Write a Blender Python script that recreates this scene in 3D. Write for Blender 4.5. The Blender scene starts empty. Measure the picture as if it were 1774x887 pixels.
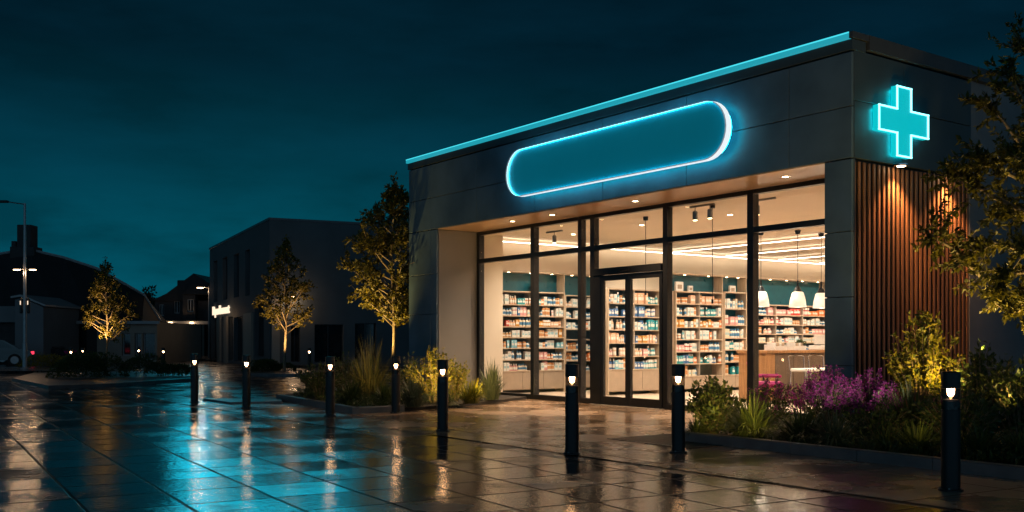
import bpy, math, random
from mathutils import Vector, Matrix, Euler
R = math.radians
random.seed(7)
sc = bpy.context.scene
COL = sc.collection
CAMH, F, CX, HY = 1.3, 1760.0, 887.0, 592.0

# ------------------------------------------------------------------ survey helpers
def at(px, d, z=0.0):                      # ground position seen along a sight line at distance d
    return Vector(((px - CX) / F * d, d, z))
def gp(px, py, z=0.0):                     # ground point
    return at(px, (CAMH - z) * F / (py - HY), z)
def hz(py, d):
    return CAMH + (HY - py) / F * d
RB = R(-54.12195524)
CB = Vector((4.9083, 14.6667, 0))
EX = Vector((0.58606, -0.81027, 0)); EY = Vector((0.81027, 0.58606, 0))
def BL(x, y, z=0.0):                       # shop frame -> world
    return CB + EX * x + EY * y + Vector((0, 0, z))
def toBL(v):
    w = Vector((v.x, v.y, 0)) - CB
    return w.dot(EX), w.dot(EY)

# ------------------------------------------------------------------ materials
MATS = {}
def nt(m): return m.node_tree.nodes, m.node_tree.links
def mat(name, col, rough=0.5, metal=0.0, var=0.12, scale=6.0, bump=0.0, bscale=40.0, emit=None, es=0.0, spec=0.5, coat=0.0):
    if name in MATS: return MATS[name]
    m = bpy.data.materials.new(name); m.use_nodes = True
    N, L = nt(m); p = N['Principled BSDF']
    p.inputs['Roughness'].default_value = rough; p.inputs['Metallic'].default_value = metal
    p.inputs['Specular IOR Level'].default_value = spec
    p.inputs['Coat Weight'].default_value = coat
    tc = N.new('ShaderNodeTexCoord'); nz = N.new('ShaderNodeTexNoise')
    nz.inputs['Scale'].default_value = scale; nz.inputs['Detail'].default_value = 5
    L.new(tc.outputs['Object'], nz.inputs['Vector'])
    rp = N.new('ShaderNodeValToRGB')
    a = [max(0, c * (1 - var)) for c in col]; b = [c * (1 + var) for c in col]
    rp.color_ramp.elements[0].position = 0.3; rp.color_ramp.elements[1].position = 0.7
    rp.color_ramp.elements[0].color = (*a, 1); rp.color_ramp.elements[1].color = (*b, 1)
    L.new(nz.outputs['Fac'], rp.inputs['Fac']); L.new(rp.outputs['Color'], p.inputs['Base Color'])
    mr = N.new('ShaderNodeMapRange')
    mr.inputs['To Min'].default_value = max(0.02, rough - 0.08); mr.inputs['To Max'].default_value = min(1, rough + 0.08)
    L.new(nz.outputs['Fac'], mr.inputs['Value']); L.new(mr.outputs['Result'], p.inputs['Roughness'])
    if bump:
        n2 = N.new('ShaderNodeTexNoise'); n2.inputs['Scale'].default_value = bscale; n2.inputs['Detail'].default_value = 4
        L.new(tc.outputs['Object'], n2.inputs['Vector'])
        bp = N.new('ShaderNodeBump'); bp.inputs['Strength'].default_value = bump; bp.inputs['Distance'].default_value = 0.01
        L.new(n2.outputs['Fac'], bp.inputs['Height']); L.new(bp.outputs['Normal'], p.inputs['Normal'])
    if emit:
        p.inputs['Emission Color'].default_value = (*emit, 1); p.inputs['Emission Strength'].default_value = es
    MATS[name] = m; return m

def glass_mat(name, tint=(0.96, 0.97, 0.97), ior=1.45):
    m = bpy.data.materials.new(name); m.use_nodes = True; N, L = nt(m)
    N.remove(N['Principled BSDF'])
    t = N.new('ShaderNodeBsdfTransparent'); t.inputs['Color'].default_value = (*tint, 1)
    g = N.new('ShaderNodeBsdfGlossy'); g.inputs['Roughness'].default_value = 0.015
    lw = N.new('ShaderNodeLayerWeight'); lw.inputs['Blend'].default_value = 0.5
    pw = N.new('ShaderNodeMath'); pw.operation = 'POWER'; pw.inputs[1].default_value = 5.0; L.new(lw.outputs['Facing'], pw.inputs[0])
    f = N.new('ShaderNodeMath'); f.operation = 'MULTIPLY_ADD'; f.inputs[1].default_value = 0.9; f.inputs[2].default_value = ((ior-1)/(ior+1))**2; L.new(pw.outputs[0], f.inputs[0])
    mx = N.new('ShaderNodeMixShader')
    L.new(f.outputs[0], mx.inputs[0]); L.new(t.outputs[0], mx.inputs[1]); L.new(g.outputs[0], mx.inputs[2])
    L.new(mx.outputs[0], N['Material Output'].inputs['Surface'])
    MATS[name] = m; return m

def emis(name, col, s):
    return mat(name, (0.05, 0.05, 0.05), 0.4, emit=col, es=s)

def leaf_mat(name, c1, c2, rough=0.55, trans=0.25):
    m = bpy.data.materials.new(name); m.use_nodes = True; N, L = nt(m); p = N['Principled BSDF']
    g = N.new('ShaderNodeNewGeometry'); rp = N.new('ShaderNodeValToRGB')
    rp.color_ramp.elements[0].color = (*c1, 1); rp.color_ramp.elements[1].color = (*c2, 1)
    L.new(g.outputs['Random Per Island'], rp.inputs['Fac']); L.new(rp.outputs['Color'], p.inputs['Base Color'])
    p.inputs['Roughness'].default_value = rough
    t = N.new('ShaderNodeBsdfTranslucent'); L.new(rp.outputs['Color'], t.inputs['Color'])
    mx = N.new('ShaderNodeMixShader'); mx.inputs[0].default_value = trans
    L.new(p.outputs[0], mx.inputs[1]); L.new(t.outputs[0], mx.inputs[2])
    L.new(mx.outputs[0], N['Material Output'].inputs['Surface'])
    MATS[name] = m; return m

def wet_ground(name, base, tile=None, soft=0.13, mortar=0.014, rlo=0.07, rhi=0.34, tilt=0.02, seed=0.0, fine=0.10, coarse=0.25, jdark=0.25, puddle=0.55, spec=0.5):
    """wet stone or asphalt; tile = (length, width) of the slabs"""
    m = bpy.data.materials.new(name); m.use_nodes = True; N, L = nt(m); p = N['Principled BSDF']
    p.inputs['Specular IOR Level'].default_value = spec
    tc = N.new('ShaderNodeTexCoord')
    mp = N.new('ShaderNodeMapping'); mp.inputs['Rotation'].default_value = (0, 0, R(54.122 + 5.5 - 90)); mp.inputs['Location'].default_value = (seed, seed * 0.37, 0)
    L.new(tc.outputs['Object'], mp.inputs['Vector'])
    def noise(sc_, det, vec=None, rough=0.55):
        n = N.new('ShaderNodeTexNoise'); n.inputs['Scale'].default_value = sc_; n.inputs['Detail'].default_value = det; n.inputs['Roughness'].default_value = rough
        L.new(vec or tc.outputs['Object'], n.inputs['Vector']); return n.outputs['Fac']
    def math_(op, a, b=None, clamp=False):
        n = N.new('ShaderNodeMath'); n.operation = op; n.use_clamp = clamp
        for i, v in enumerate((a, b)):
            if v is None: continue
            if isinstance(v, (int, float)): n.inputs[i].default_value = v
            else: L.new(v, n.inputs[i])
        return n.outputs[0]
    def rng(v, a, b, c, d):
        n = N.new('ShaderNodeMapRange'); n.interpolation_type = 'SMOOTHSTEP'
        for k, x in zip(('From Min', 'From Max', 'To Min', 'To Max'), (a, b, c, d)): n.inputs[k].default_value = x
        L.new(v, n.inputs['Value']); return n.outputs['Result']
    wet = rng(noise(0.85, 5), puddle - soft, puddle + soft, 0.0, 1.0)      # 1 = dry-ish, 0 = film of water
    speck = noise(55, 3); mid = noise(5.0, 5); stain = noise(1.7, 6)
    rand = None
    if tile:
        bk = N.new('ShaderNodeTexBrick'); bk.offset = 0.0; bk.squash = 1.0
        bk.inputs['Scale'].default_value = 1.0; bk.inputs['Brick Width'].default_value = tile[0]; bk.inputs['Row Height'].default_value = tile[1]
        bk.inputs['Mortar Size'].default_value = mortar; bk.inputs['Mortar Smooth'].default_value = 0.35; bk.inputs['Bias'].default_value = 0
        bk.inputs['Color1'].default_value = (0, 0, 0, 1); bk.inputs['Color2'].default_value = (1, 1, 1, 1); bk.inputs['Mortar'].default_value = (0.5, 0.5, 0.5, 1)
        # slight waviness so that the joints are not ruler-straight
        nv = N.new('ShaderNodeTexNoise'); nv.inputs['Scale'].default_value = 1.1; nv.inputs['Detail'].default_value = 3
        L.new(mp.outputs[0], nv.inputs['Vector'])
        va = N.new('ShaderNodeVectorMath'); va.operation = 'MULTIPLY_ADD'; va.inputs[1].default_value = (0.035, 0.035, 0)
        L.new(nv.outputs['Color'], va.inputs[0]); L.new(mp.outputs[0], va.inputs[2])
        L.new(va.outputs[0], bk.inputs['Vector'])
        sx = N.new('ShaderNodeSeparateColor'); L.new(bk.outputs['Color'], sx.inputs[0]); rand = sx.outputs[0]; joint = bk.outputs['Fac']
    # roughness
    r = rng(wet, 0, 1, rlo, rhi)
    r = math_('ADD', r, math_('MULTIPLY', math_('SUBTRACT', mid, 0.5), 0.18))
    if tile:
        r = math_('ADD', r, math_('MULTIPLY', math_('SUBTRACT', rand, 0.5), 0.12))
        r = math_('ADD', r, math_('MULTIPLY', joint, 0.25))
    r = math_('MAXIMUM', r, 0.04, True); L.new(r, p.inputs['Roughness'])
    if tile:
        sl = math_('MULTIPLY', rng(joint, 0.0, 0.8, 1.0, 0.04), rng(rand, 0.10, 0.40, 0.55, 1.0))
        L.new(math_('MULTIPLY', sl, spec), p.inputs['Specular IOR Level'])
    # colour
    k = math_('ADD', 0.62, math_('MULTIPLY', stain, 0.5)); k = math_('ADD', k, math_('MULTIPLY', math_('SUBTRACT', speck, 0.5), 0.5))
    k = math_('MULTIPLY', k, rng(wet, 0, 1, 0.7, 1.1))
    if tile:
        k = math_('MULTIPLY', k, math_('ADD', 0.75, math_('MULTIPLY', rand, 0.5)))
        k = math_('MULTIPLY', k, rng(joint, 0, 1, 1.0, jdark))
    vm = N.new('ShaderNodeVectorMath'); vm.operation = 'SCALE'; vm.inputs[0].default_value = base; L.new(k, vm.inputs['Scale'])
    L.new(vm.outputs[0], p.inputs['Base Color'])
    # normals: slab tilt + ripples + joints
    h = math_('ADD', math_('MULTIPLY', math_('MULTIPLY', speck, rng(wet, 0, 1, 0.35, 1.0)), fine), math_('MULTIPLY', mid, coarse))
    h = math_('ADD', h, math_('MULTIPLY', noise(17, 3), fine * 1.2))
    if tile: h = math_('SUBTRACT', h, math_('MULTIPLY', joint, 0.9))
    bp = N.new('ShaderNodeBump'); bp.inputs['Strength'].default_value = 1.0; bp.inputs['Distance'].default_value = 0.006
    L.new(h, bp.inputs['Height'])
    if tile and tilt:
        wn = N.new('ShaderNodeTexWhiteNoise'); wn.noise_dimensions = '1D'
        L.new(math_('MULTIPLY', rand, 917.3), wn.inputs['W'])
        v1 = N.new('ShaderNodeVectorMath'); v1.operation = 'MULTIPLY_ADD'
        v1.inputs[1].default_value = (2 * tilt, 2 * tilt, 0); v1.inputs[2].default_value = (-tilt, -tilt, 1)
        L.new(wn.outputs['Color'], v1.inputs[0])
        v2 = N.new('ShaderNodeVectorMath'); v2.operation = 'NORMALIZE'; L.new(v1.outputs[0], v2.inputs[0])
        L.new(v2.outputs[0], bp.inputs['Normal'])
    L.new(bp.outputs['Normal'], p.inputs['Normal'])
    MATS[name] = m; return m

def wood_mat(name, c1, c2, rough=0.45):
    m = bpy.data.materials.new(name); m.use_nodes = True; N, L = nt(m); p = N['Principled BSDF']
    tc = N.new('ShaderNodeTexCoord'); mp = N.new('ShaderNodeMapping'); mp.inputs['Scale'].default_value = (14, 14, 0.8)
    nz = N.new('ShaderNodeTexNoise'); nz.inputs['Scale'].default_value = 2.5; nz.inputs['Detail'].default_value = 6; nz.inputs['Distortion'].default_value = 0.6
    rp = N.new('ShaderNodeValToRGB'); rp.color_ramp.elements[0].position = 0.3; rp.color_ramp.elements[1].position = 0.72
    rp.color_ramp.elements[0].color = (*c1, 1); rp.color_ramp.elements[1].color = (*c2, 1)
    L.new(tc.outputs['Object'], mp.inputs['Vector']); L.new(mp.outputs[0], nz.inputs['Vector']); L.new(nz.outputs['Fac'], rp.inputs['Fac'])
    L.new(rp.outputs['Color'], p.inputs['Base Color']); p.inputs['Roughness'].default_value = rough
    bp = N.new('ShaderNodeBump'); bp.inputs['Strength'].default_value = 0.25; bp.inputs['Distance'].default_value = 0.004
    L.new(nz.outputs['Fac'], bp.inputs['Height']); L.new(bp.outputs['Normal'], p.inputs['Normal'])
    MATS[name] = m; return m

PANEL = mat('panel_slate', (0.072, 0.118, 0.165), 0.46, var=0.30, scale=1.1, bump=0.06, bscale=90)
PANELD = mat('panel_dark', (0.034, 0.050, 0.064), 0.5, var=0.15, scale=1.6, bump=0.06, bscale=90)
CAP = mat('cap_metal', (0.045, 0.048, 0.055), 0.42, var=0.1)
RENDER = mat('rendered_wall', (0.16, 0.165, 0.17), 0.8, var=0.15, scale=1.2, bump=0.25, bscale=60)
REVEAL = mat('reveal_panel', (0.18, 0.165, 0.15), 0.55, var=0.08, scale=1.4)
SOFFIT = mat('soffit_panel', (0.55, 0.35, 0.21), 0.32, var=0.12, scale=1.0)
FRAME = mat('frame_metal', (0.018, 0.02, 0.023), 0.32, metal=0.4, var=0.1)
CREAM = mat('cream_plaster', (0.74, 0.63, 0.50), 0.7, var=0.05, scale=1.0)
CEIL = mat('ceiling_paint', (0.82, 0.70, 0.57), 0.6, var=0.04, scale=0.8)
FLOOR = mat('shop_floor', (0.68, 0.55, 0.42), 0.3, var=0.12, scale=1.5)
SHELFW = wood_mat('light_oak', (0.40, 0.30, 0.21), (0.56, 0.44, 0.32))
CARC = mat('carcass_laminate', (0.36, 0.30, 0.24), 0.5, var=0.08)
TAUPE = mat('taupe_laminate', (0.34, 0.26, 0.19), 0.5, var=0.08)
TEAL = mat('teal_panel', (0.008, 0.085, 0.118), 0.3, var=0.12)
BACKP = mat('shelf_back', (0.07, 0.10, 0.10), 0.5, var=0.15)
COUNTERW = wood_mat('counter_oak', (0.26, 0.12, 0.045), (0.42, 0.22, 0.09))
COUNTERD = wood_mat('counter_dark', (0.10, 0.065, 0.045), (0.16, 0.105, 0.07))
SLAT = wood_mat('cedar_slat', (0.17, 0.075, 0.032), (0.30, 0.14, 0.065), 0.5)
BLACK = mat('black_paint', (0.007, 0.008, 0.009), 0.36, var=0.15, spec=0.3)
CHROME = mat('chrome', (0.6, 0.6, 0.6), 0.18, metal=1.0, var=0.05)
WHITE = mat('white_plastic', (0.75, 0.72, 0.68), 0.4, var=0.04)
MAGENTA = mat('magenta_fabric', (0.42, 0.015, 0.17), 0.7, var=0.12, bump=0.2)
KERB = mat('kerb_stone', (0.10, 0.105, 0.11), 0.35, var=0.25, scale=4, bump=0.3, bscale=50)
SOIL = mat('mulch', (0.012, 0.009, 0.007), 0.9, var=0.6, scale=30, bump=1.0, bscale=45)
BARK = mat('bark', (0.20, 0.15, 0.10), 0.85, var=0.35, scale=18, bump=0.6, bscale=40)
GREYB = mat('grey_render', (0.066, 0.078, 0.086), 0.75, var=0.16, scale=0.7, bump=0.15)
BEIGEB = mat('beige_render', (0.24, 0.215, 0.18), 0.7, var=0.1, scale=1)
DARKB = mat('dark_brick', (0.03, 0.029, 0.03), 0.85, var=0.3, scale=3)
WHITEB = mat('pale_render', (0.12, 0.135, 0.145), 0.75, var=0.1, scale=1)
ROOFT = mat('roof_tile', (0.014, 0.014, 0.016), 0.8, var=0.4, scale=5, bump=0.5, bscale=8)
TRIM = mat('pale_trim', (0.25, 0.27, 0.28), 0.5, var=0.1)
DGLASS = mat('night_window', (0.012, 0.014, 0.016), 0.08, var=0.3, scale=2)
STEEL = mat('galvanised_steel', (0.22, 0.23, 0.24), 0.4, metal=0.7, var=0.15)
CARP = mat('dark_car_paint', (0.03, 0.035, 0.04), 0.22, metal=0.3, coat=0.8, var=0.05)
CARS = mat('silver_car_paint', (0.014, 0.016, 0.018), 0.25, metal=0.0, coat=0.5, var=0.05)
RUBBER = mat('rubber', (0.012, 0.012, 0.012), 0.8)
GLASS = glass_mat('shop_glass'); CLEAR = glass_mat('clear_tube', (0.50, 0.46, 0.43), 1.5)
CY = (0.02, 0.62, 0.78)
LEDC = emis('cyan_led', (0.012, 0.33, 0.42), 1.0); LEDB = emis('cyan_led_edge', (0.06, 0.72, 0.85), 1.1)
NEON = emis('neon_outline', (0.25, 0.95, 1.0), 3.2)
CROSSF = mat('cross_acrylic', (0.01, 0.15, 0.17), 0.35, emit=(0.0, 0.44, 0.50), es=1.0)
CROSSS = mat('cross_side', (0.01, 0.2, 0.22), 0.35, emit=(0.0, 0.52, 0.58), es=1.0)
SIGNF = mat('sign_face', (0.012, 0.19, 0.26), 0.34, var=0.06, scale=1.5, emit=(0.0, 0.075, 0.11), es=0.9)
SIGNR = emis('sign_rim', (0.86, 0.95, 1.0), 0.95)
LIPM = emis('sign_lip_glow', (0.62,0.80,0.88), 0.26)
SIGNM = mat('sign_lip', (0.5, 0.55, 0.58), 0.3, metal=0.8)
HALO = emis('halo_led', (0.0, 0.60, 0.80), 13.0)
SIGNIN = emis('sign_inner_led', (0.0, 0.62, 0.85), 17.0)
WARM = emis('warm_lamp', (1.0, 0.66, 0.36), 40.0)
BULB = emis('bollard_bulb', (1.0, 0.60, 0.30), 85.0)
DIFF = emis('bulb_diffuser', (1.0, 0.50, 0.20), 5.0)
FARB = emis('far_bulb', (1.0, 0.62, 0.32), 9.0)
STRIP = emis('ceiling_strip', (1.0, 0.82, 0.62), 10.0)
SHADE = mat('opal_shade', (0.75, 0.70, 0.62), 0.4, emit=(1.0, 0.82, 0.62), es=0.75)
LETTER = emis('sign_letters', (1.0, 0.76, 0.54), 1.3)
TAIL = emis('tail_lamp', (1.0, 0.04, 0.09), 1.6)
GREEN_TREE = leaf_mat('tree_leaf', (0.03, 0.034, 0.006), (0.22, 0.17, 0.013), trans=0.4)
GREEN_BIG = leaf_mat('overhang_leaf', (0.026, 0.032, 0.007), (0.18, 0.15, 0.014), trans=0.4)
GREEN_SH = leaf_mat('shrub_leaf', (0.016, 0.038, 0.010), (0.075, 0.105, 0.018))
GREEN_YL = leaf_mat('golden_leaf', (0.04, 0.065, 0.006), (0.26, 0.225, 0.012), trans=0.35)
GREEN_BL = leaf_mat('blade_grey', (0.06, 0.085, 0.05), (0.13, 0.16, 0.09))
GREEN_DK = leaf_mat('blade_dark', (0.018, 0.04, 0.012), (0.085, 0.115, 0.022))
STRAW = leaf_mat('straw_blade', (0.02, 0.036, 0.010), (0.14, 0.125, 0.03))
PETAL = leaf_mat('magenta_petal', (0.11, 0.012, 0.12), (0.34, 0.04, 0.27), trans=0.35)
DARKF = leaf_mat('far_foliage', (0.02, 0.025, 0.012), (0.05, 0.055, 0.02))

# ------------------------------------------------------------------ mesh builder
class MB:
    def __init__(s): s.v = []; s.f = []; s.m = []
    def add(s, vs, fs, mi=0):
        o = len(s.v); s.v += [tuple(v) for v in vs]
        for f in fs: s.f.append(tuple(i + o for i in f)); s.m.append(mi)
        return s
    def box(s, x0, x1, y0, y1, z0, z1, mi=0):
        vs = [(x0,y0,z0),(x1,y0,z0),(x1,y1,z0),(x0,y1,z0),(x0,y0,z1),(x1,y0,z1),(x1,y1,z1),(x0,y1,z1)]
        return s.add(vs, [(0,3,2,1),(4,5,6,7),(0,1,5,4),(1,2,6,5),(2,3,7,6),(3,0,4,7)], mi)
    def bbox(s, x0, x1, y0, y1, z0, z1, b=0.006, mi=0):           # box with all edges chamfered
        vs = []; 
        for (a0,a1,c0,c1,e0,e1) in ((x0+b,x1-b,y0+b,y1-b,z0,z1),(x0,x1,y0+b,y1-b,z0+b,z1-b),(x0+b,x1-b,y0,y1,z0+b,z1-b)):
            vs += [(a0,c0,e0),(a1,c0,e0),(a1,c1,e0),(a0,c1,e0),(a0,c0,e1),(a1,c0,e1),(a1,c1,e1),(a0,c1,e1)]
        Z, X, Y = 0, 8, 16
        fs = [(0,3,2,1),(4,5,6,7),(X+0,X+4,X+7,X+3),(X+1,X+2,X+6,X+5),(Y+0,Y+1,Y+5,Y+4),(Y+3,Y+7,Y+6,Y+2)]
        ring = [(0,1),(1,2),(2,3),(3,0)]
        for a, b_ in ring:
            S = Y if a in (0, 2) else X
            fs.append((a, b_, S + b_, S + a)); fs.append((S + a + 4, S + b_ + 4, b_ + 4, a + 4))
        for a in range(4):
            fs.append((X+a, Y+a, Y+a+4, X+a+4)); fs.append((a, X+a, Y+a)); fs.append((a+4, Y+a+4, X+a+4))
        return s.add(vs, fs, mi)
    def prism(s, pts, y0, y1, mi=0, axis='y'):                    # outline in (x,z) [axis y] or (x,y) [axis z], (y,z) [axis x]
        n = len(pts)
        g = {'y': lambda p, t: (p[0], t, p[1]), 'z': lambda p, t: (p[0], p[1], t), 'x': lambda p, t: (t, p[0], p[1])}[axis]
        vs = [g(p, y0) for p in pts] + [g(p, y1) for p in pts]
        fs = [tuple(range(n)), tuple(range(2*n-1, n-1, -1))] + [(i, n+i, n+(i+1)%n, (i+1)%n) for i in range(n)]
        return s.add(vs, fs, mi)
    def lathe(s, prof, n=20, c=(0,0,0), mi=0):                     # prof (r,z) list
        vs = []; fs = []
        for r, z in prof:
            for k in range(n):
                a = 2*math.pi*k/n; vs.append((c[0]+r*math.cos(a), c[1]+r*math.sin(a), c[2]+z))
        for i in range(len(prof)-1):
            for k in range(n): fs.append((i*n+k, i*n+(k+1)%n, (i+1)*n+(k+1)%n, (i+1)*n+k))
        fs.append(tuple(range(n-1,-1,-1))); fs.append(tuple(range((len(prof)-1)*n, len(prof)*n)))
        return s.add(vs, fs, mi)
    def tube(s, pts, rad, n=6, mi=0, cap=True):
        pts = [Vector(p) for p in pts]
        if not isinstance(rad, (list, tuple)): rad = [rad]*len(pts)
        vs = []; fs = []; up = None
        for i, p in enumerate(pts):
            t = (pts[min(i+1, len(pts)-1)] - pts[max(i-1, 0)]).normalized()
            if up is None: up = Vector((0,0,1)) if abs(t.z) < 0.9 else Vector((1,0,0))
            a = t.cross(up).normalized(); b = t.cross(a); up = -b if False else up
            for k in range(n):
                th = 2*math.pi*k/n; vs.append(p + (a*math.cos(th) + b*math.sin(th))*rad[i])
        for i in range(len(pts)-1):
            for k in range(n): fs.append((i*n+k, i*n+(k+1)%n, (i+1)*n+(k+1)%n, (i+1)*n+k))
        if cap: fs.append(tuple(range(n))); fs.append(tuple(range((len(pts)-1)*n, len(pts)*n)))
        return s.add(vs, fs, mi)
    def build(s, name, mats, parent=None, smooth=False, loc=None, rz=0.0):
        me = bpy.data.meshes.new(name); me.from_pydata(s.v, [], s.f)
        if not isinstance(mats, (list, tuple)): mats = [mats]
        for m in mats: me.materials.append(m)
        me.polygons.foreach_set('material_index', s.m)
        if smooth: me.polygons.foreach_set('use_smooth', [True]*len(s.f))
        me.update()
        o = bpy.data.objects.new(name, me); COL.objects.link(o)
        if parent: o.parent = parent
        if loc is not None: o.location = loc
        o.rotation_euler = (0, 0, rz)
        return o

def tag(o, label=None, cat=None, group=None, kind=None):
    if label: o['label'] = label
    if cat: o['category'] = cat
    if group: o['group'] = group
    if kind: o['kind'] = kind
    return o
def thing(name, label, cat, loc=(0,0,0), rz=0.0, group=None):
    o = bpy.data.objects.new(name, None); COL.objects.link(o); o.empty_display_size = 0.2
    o.location = loc; o.rotation_euler = (0, 0, rz)
    return tag(o, label, cat, group)
KIDS = {}
def copy_tree(o, parent=None):
    c = o.copy(); COL.objects.link(c)
    if parent: c.parent = parent
    for ch in [x for x in COL.objects if x.parent == o]: copy_tree(ch, c)
    return c
def lamp(kind, name, loc, energy, col, radius=0.05, target=None, size=60, blend=0.6, sx=None, sy=None):
    l = bpy.data.lights.new(name, kind); l.energy = energy; l.color = col
    if kind in ('POINT', 'SPOT'): l.shadow_soft_size = radius
    if kind == 'SPOT': l.spot_size = R(size); l.spot_blend = blend
    if kind == 'AREA': l.shape = 'RECTANGLE'; l.size = sx; l.size_y = sy
    o = bpy.data.objects.new(name, l); COL.objects.link(o); o.location = loc
    if target is not None: o.rotation_euler = (Vector(target) - Vector(loc)).to_track_quat('-Z', 'Y').to_euler()
    return o
def wall_holes(mb, x0, x1, z0, z1, y0, y1, holes, mi=0, axis='y'):
    xs = sorted({x0, x1, *[h[0] for h in holes], *[h[1] for h in holes]}); zs = sorted({z0, z1, *[h[2] for h in holes], *[h[3] for h in holes]})
    for i in range(len(xs)-1):
        run = None
        for j in range(len(zs)):
            solid = j < len(zs)-1 and not any(h[0]-1e-6 <= xs[i] and xs[i+1] <= h[1]+1e-6 and h[2]-1e-6 <= zs[j] and zs[j+1] <= h[3]+1e-6 for h in holes)
            if solid and run is None: run = zs[j]
            if not solid and run is not None:
                if axis == 'y': mb.box(xs[i], xs[i+1], y0, y1, run, zs[j], mi)
                else: mb.box(y0, y1, xs[i], xs[i+1], run, zs[j], mi)
                run = None
    return mb

# ================================================================== GROUND
g = MB(); g.add([(-400,-60,0),(400,-60,0),(400,700,0),(-400,700,0)], [(0,1,2,3)])
tag(g.build('ground', wet_ground('wet_asphalt', (0.028, 0.030, 0.033), None, rlo=0.10, rhi=0.36, fine=0.35, coarse=0.35, puddle=0.5)), kind='structure')
def sheet(name, pts, z, m):
    b = MB(); b.add([(p.x, p.y, z) for p in pts], [tuple(range(len(pts)))])
    o = b.build(name, m); tag(o, kind='structure')
    if o.data.polygons[0].normal.z < 0: o.data.flip_normals()
    return o
TILES = wet_ground('wet_slabs', (0.040, 0.042, 0.046), (0.72, 0.765), mortar=0.017, rlo=0.07, rhi=0.32, tilt=0.013, seed=0.30, fine=0.36, coarse=0.22, puddle=0.60)
sheet('plaza_paving', [gp(-700, 668), gp(15, 660.5), gp(84, 676.5), gp(340, 664), gp(420, 692), BL(-12.4,-6.05), BL(7,-5.2), BL(16,-5.2), BL(16,-20), BL(-4,-20)], 0.004, TILES)
APRON = wet_ground('wet_forecourt', (0.30, 0.215, 0.15), (1.45, 1.55), soft=0.24, mortar=0.014, rlo=0.10, rhi=0.36, tilt=0.010, seed=1.9, fine=0.36, coarse=0.12, jdark=0.45, puddle=0.52)
sheet('forecourt_paving', [BL(-12.4,-5.75), BL(-4.6,-5.75), BL(-4.6, -5.2), BL(16,-5.2), BL(16,3), BL(-0.4,3), BL(-0.4,1.25), BL(-11.4,1.25), BL(-12.68,0), BL(-14,0)], 0.010, APRON)

# planting beds and kerbs
def kerb(name, path, w=0.14, h=0.13, m=KERB, closed=False):
    b = MB(); P = [Vector((p.x, p.y, 0)) for p in path]; n = len(P)
    segs = range(n if closed else n-1)
    for i in segs:
        a, c = P[i], P[(i+1) % n]; t = (c-a).normalized(); nrm = Vector((-t.y, t.x, 0))*w/2; L = (c-a).length
        k = max(1, round(L/1.0))
        for j in range(k):
            p0 = a + t*(L*j/k + 0.004); p1 = a + t*(L*(j+1)/k - 0.004 + (w/2 if j == k-1 and (closed or i < n-2) else 0))
            ch = 0.015
            prof = [(-1,0),(-1,h-ch),(-1+ch*14,h),(1-ch*14,h),(1,h-ch),(1,0)]
            vs = [p0 + nrm*q + Vector((0,0,z)) for q, z in prof] + [p1 + nrm*q + Vector((0,0,z)) for q, z in prof]
            b.add(vs, [(0,1,2,3,4,5),(11,10,9,8,7,6)] + [(q, 6+q, 7+q, q+1) for q in range(5)])
    return tag(b.build(name, m), kind='structure')
def bed(name, pts, z):
    b = MB(); n = len(pts); c = sum((Vector((p.x,p.y,0)) for p in pts), Vector())/n
    b.add([(p.x,p.y,0.012) for p in pts] + [(p.x,p.y,z) for p in pts] + [(c.x,c.y,z+0.03)],
          [(i,(i+1)%n,n+(i+1)%n,n+i) for i in range(n)] + [(n+i,n+(i+1)%n,2*n) for i in range(n)])
    return tag(b.build(name, SOIL), kind='structure')
bed('planting_soil', [BL(-12.3,-3.45), BL(-7.45,-4.12), BL(-7.45,-3.2), BL(-7.75,-1.9), BL(-8.45,-0.35), BL(-9.2,1.0), BL(-11.37,1.0), BL(-11.37,-0.03), BL(-13.2,-0.03), BL(-15.5,0.8)], 0.07)
kerb('planter_kerb', [BL(-15.6,0.8), BL(-12.37,-3.50), BL(-7.36,-4.20), BL(-7.40,-3.2)])
bed('planting_soil', [BL(-0.45,-2.9), BL(9,-3.1), BL(9,6), BL(0.12,6), BL(0.12,-0.05), BL(-0.6,-0.05), BL(-0.6,1.0), BL(-2.6,1.0), BL(-2.2,-0.3)], 0.075)
kerb('planter_kerb', [BL(-2.55,0.7), BL(-2.15,-0.6), BL(-0.42,-2.98), BL(4.1,-3.09), BL(9,-3.2)])
# drain grate in the forecourt
t = thing('drain_grate', 'dark metal grate set flush in the wet paving beside the entrance bollard', 'drain grate', BL(-1.17,-3.66,0.011), RB)
b = MB(); Lx, Ly = 1.5, 1.2
b.box(0,Lx,0,0.04,0,0.008); b.box(0,Lx,Ly-0.04,Ly,0,0.008); b.box(0,0.04,0.04,Ly-0.04,0,0.008); b.box(Lx-0.04,Lx,0.04,Ly-0.04,0,0.008); b.build('frame', FRAME, t)
b = MB()
for i in range(18): b.box(0.08+i*0.08, 0.115+i*0.08, 0.04, Ly-0.04, 0.0005, 0.006)
b.build('bar', FRAME, t)
MB().box(0.04,Lx-0.04,0.04,Ly-0.04,-0.004,0.0).build('pan', RUBBER, t)

# ================================================================== SHOP BUILDING
W, HT, DEP = 12.70, 5.77, 16.5
S = thing('pharmacy_building', 'single storey pharmacy with dark grey panels, lit glass front and cedar slat corner', 'shop building', CB, RB)
def panels(mb, x0s, z0s, y, th, gap=0.012, axis='y'):
    for i in range(len(x0s)-1):
        for j in range(len(z0s)-1):
            a, c = x0s[i]+gap/2, x0s[i+1]-gap/2; e, h = z0s[j]+gap/2, z0s[j+1]-gap/2
            if axis == 'y': mb.bbox(a, c, y, y+th, e, h, 0.004)
            else: mb.bbox(y-th, y, a, c, e, h, 0.004)
    return mb
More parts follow.
